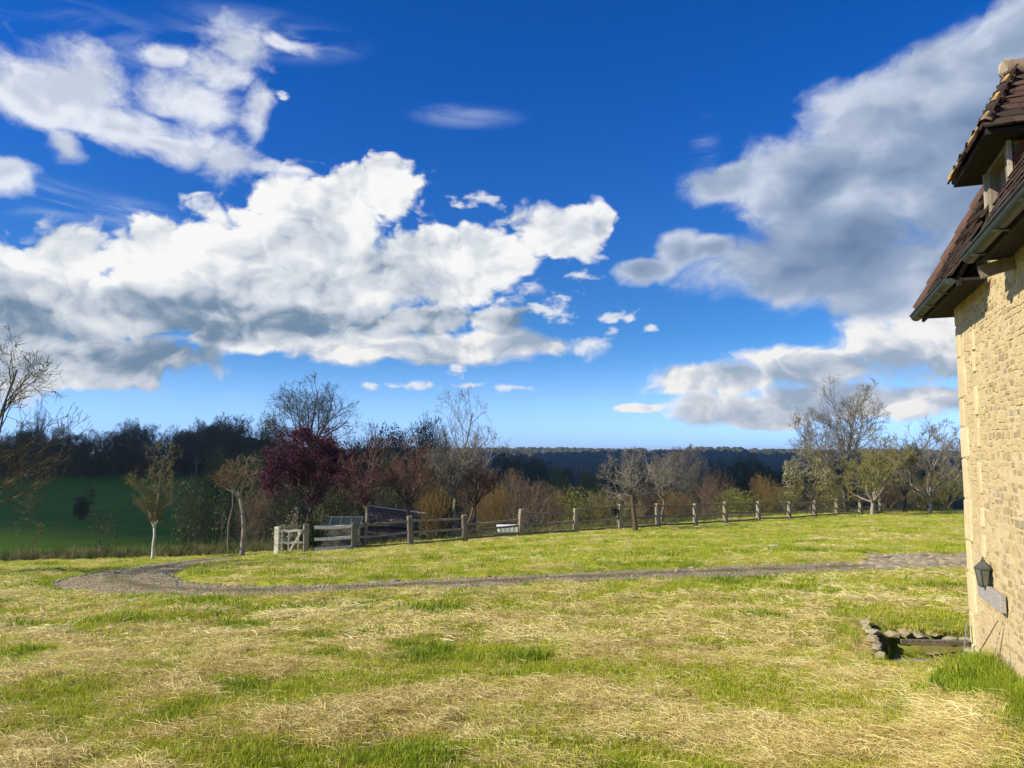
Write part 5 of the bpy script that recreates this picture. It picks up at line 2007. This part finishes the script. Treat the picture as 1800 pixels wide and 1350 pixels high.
    fartree(760, 96, 734, 44, False, 'crown_tree', 'dark bare crown half hidden behind the tall upright tree', None)
    fartree(643, 95, 768, 40, True, 'ivy_clad_tree', 'dark low tree behind the right side of the purple tree', None)
    fartree(640, 99, 728, 42, False, 'crown_tree', 'dark bare crown rising behind the right side of the purple tree', None)
    fartree(475, 100, 742, 30, True, 'ivy_clad_tree', 'dark rounded tree behind the left side of the purple tree', None)
    fartree(690, 110, 755, 38, True, 'ivy_clad_tree', 'low dark tree between the purple trees and the dark rounded tree', None)
    for (px, y, top, w) in ((560, 60, 790, 48), (610, 62, 800, 44), (520, 58, 800, 44), (460, 62, 795, 44), (420, 66, 800, 40), (380, 75, 798, 36), (680, 60, 805, 44), (770, 66, 800, 42), (835, 75, 806, 38)):
        fartree(px, y, top, w, True, 'shade_tree', 'dark ivy clad tree filling the shade behind the fence', 'dark trees behind the fence')
    for (px, y, top, w) in ((880, 170, 800, 30), (915, 190, 806, 28), (950, 210, 812, 26), (990, 230, 818, 24), (900, 260, 803, 26), (940, 300, 806, 24), (1075, 240, 822, 24), (1110, 260, 824, 22),
                            (1260, 190, 818, 28), (1300, 170, 812, 32), (1340, 160, 816, 30), (1380, 175, 820, 28), (1420, 190, 822, 26), (1325, 210, 808, 24), (1475, 180, 815, 30), (1560, 190, 812, 30), (1640, 190, 812, 30)):
        fartree(px, y, top, w, True, 'valley_tree', 'dark tree in the valley beyond the hedge', 'dark valley trees')
    for (px, y, top, w) in ((1230, 140, 806, 22), (1030, 150, 826, 24), (1150, 130, 812, 26), (1440, 130, 806, 28), (1060, 120, 834, 24)):
        fartree(px, y, top, w, False, 'valley_bare_tree', 'leafless tree in the valley beyond the hedge', 'leafless valley trees', mats={'crown': TWIG['brown']})


build_trees()


def build_far_woods():
    """wooded hills on the horizon: countless small crowns"""
    rng = np.random.default_rng(55)
    import bmesh
    protos = []
    cm = [material('far_wood_a', (0.045, 0.060, 0.022), (0.065, 0.070, 0.028), .05, .95, spec=.05), material('far_wood_b', (0.080, 0.072, 0.035), (0.055, 0.056, 0.028), .05, .95, spec=.05)]
    for k in range(6):
        bm = bmesh.new()
        bmesh.ops.create_icosphere(bm, subdivisions=2, radius=1.0)
        for v in bm.verts:
            v.co *= rng.uniform(.72, 1.18)
        me = bpy.data.meshes.new('far_crown')
        bm.to_mesh(me)
        bm.free()
        me.materials.append(cm[k % 2])
        protos.append(me)
    n = 15000
    y = 330 * (2600 / 330) ** rng.uniform(size=n)
    x = y * rng.uniform(-.42, .72, n)
    dens = fbm(x / 260, y / 260, 120, 3)
    keep = (dens > .36) | (y < 700)
    keep &= ~((x / y < -.22) & (y < 360))
    # open fields on the right-hand hill
    fld = (x / y > .17) & (y > 1250) & (fbm(x / 150, y / 400, 124, 2) > .55)
    keep &= ~fld
    x, y = x[keep], y[keep]
    n = len(x)
    s = rng.uniform(4.0, 7.5, n) * (1 + .25 * (y > 1200))
    z = ground_z(x, y) + s * .45
    rot = np.zeros((n, 3))
    rot[:, 2] = rng.uniform(0, 6.28, n)
    scatter('far_woods', np.stack([x, y, z], 1), rot, np.stack([s, s, s * .9], 1), rng.integers(0, 6, n), protos, label='dark blue wooded hills along the horizon', category='woods')
    # a few pale farm buildings on the far hill
    wm = material('farm_wall', (0.72, 0.72, 0.70), (0.62, 0.62, 0.60), .3)
    rm = material('farm_slate', (0.20, 0.21, 0.24), (0.16, 0.17, 0.19), .3)
    for (px, yy, w, lab) in ((1283, 1350, 15, 'long pale farm building far away on the right hill'), (1202, 1300, 10, 'small pale far house left of the long farm building'), (985, 420, 5, 'tiny white house low in the valley left of the apple tree')):
        p = at(px, yy)
        zg = z_at(806 if yy > 1000 else 852, yy)
        base = max(p[2], zg - 3)
        h = thing('far_house', lab, 'building', (p[0], p[1], base))
        b = MB(); b.box(-w, w, -4, 4, -3, 4); b.build('wall', wm, h)
        b = MB(); b.add([(-w - .5, -4.6, 4), (w + .5, -4.6, 4), (w + .5, 4.6, 4), (-w - .5, 4.6, 4), (-w - .5, 0, 7), (w + .5, 0, 7)], [(0, 1, 5, 4), (2, 3, 4, 5), (0, 4, 3), (1, 2, 5), (3, 2, 1, 0)])
        b.build('roof', rm, h)


build_far_woods()


def build_cloud():
    """the passing cumulus, left of the view, whose shadow lies over the pasture and the valley"""
    import bmesh
    rng = np.random.default_rng(9)
    hgt = 1500.0
    off = np.array([SUN_DIR.x, SUN_DIR.y]) * hgt / SUN_DIR.z
    bm = bmesh.new()
    cells = []
    for i in range(-9, 10):
        for j in range(0, 17):
            cells.append((i * 75.0, CLOUD_EDGE + 42 + j * 78.0))
    for (sx, sy) in cells:
        jx = rng.normal(0, 14)
        r = 75 * rng.uniform(.95, 1.2)
        if sy < CLOUD_EDGE + 60:
            r = 44 * rng.uniform(.95, 1.1)
        g = bmesh.ops.create_icosphere(bm, subdivisions=2, radius=r)
        zz = rng.uniform(0, 30)
        for v in g['verts']:
            v.co.z *= .55 if v.co.z > 0 else .25
            v.co += Vector((sx + jx + off[0], sy + off[1], hgt + zz))
    me = bpy.data.meshes.new('passing_cloud')
    bm.to_mesh(me)
    bm.free()
    me.materials.append(material('cloud_white', (0.80, 0.80, 0.80), (0.78, 0.78, 0.78), .01, 1.0, spec=0))
    link('passing_cloud', me, label='broad white cloud left of the view shading the pasture and valley', category='cloud')


CLOUD_EDGE = 60.0
build_cloud()


def build_haze():
    b = MB()
    b.box(-6400, 6400, -6400, 6400, -140, 26)
    m = bpy.data.materials.new('haze')
    m.use_nodes = True
    t = m.node_tree
    t.nodes.clear()
    out = t.nodes.new('ShaderNodeOutputMaterial')
    v = t.nodes.new('ShaderNodeVolumePrincipled')
    v.inputs['Color'].default_value = (0.84, 0.93, 1.0, 1)
    v.inputs['Density'].default_value = HAZE
    v.inputs['Anisotropy'].default_value = 0.2
    t.links.new(v.outputs[0], out.inputs['Volume'])
    o = b.build('haze', m, kind='stuff')


HAZE = 0.00019
build_haze()
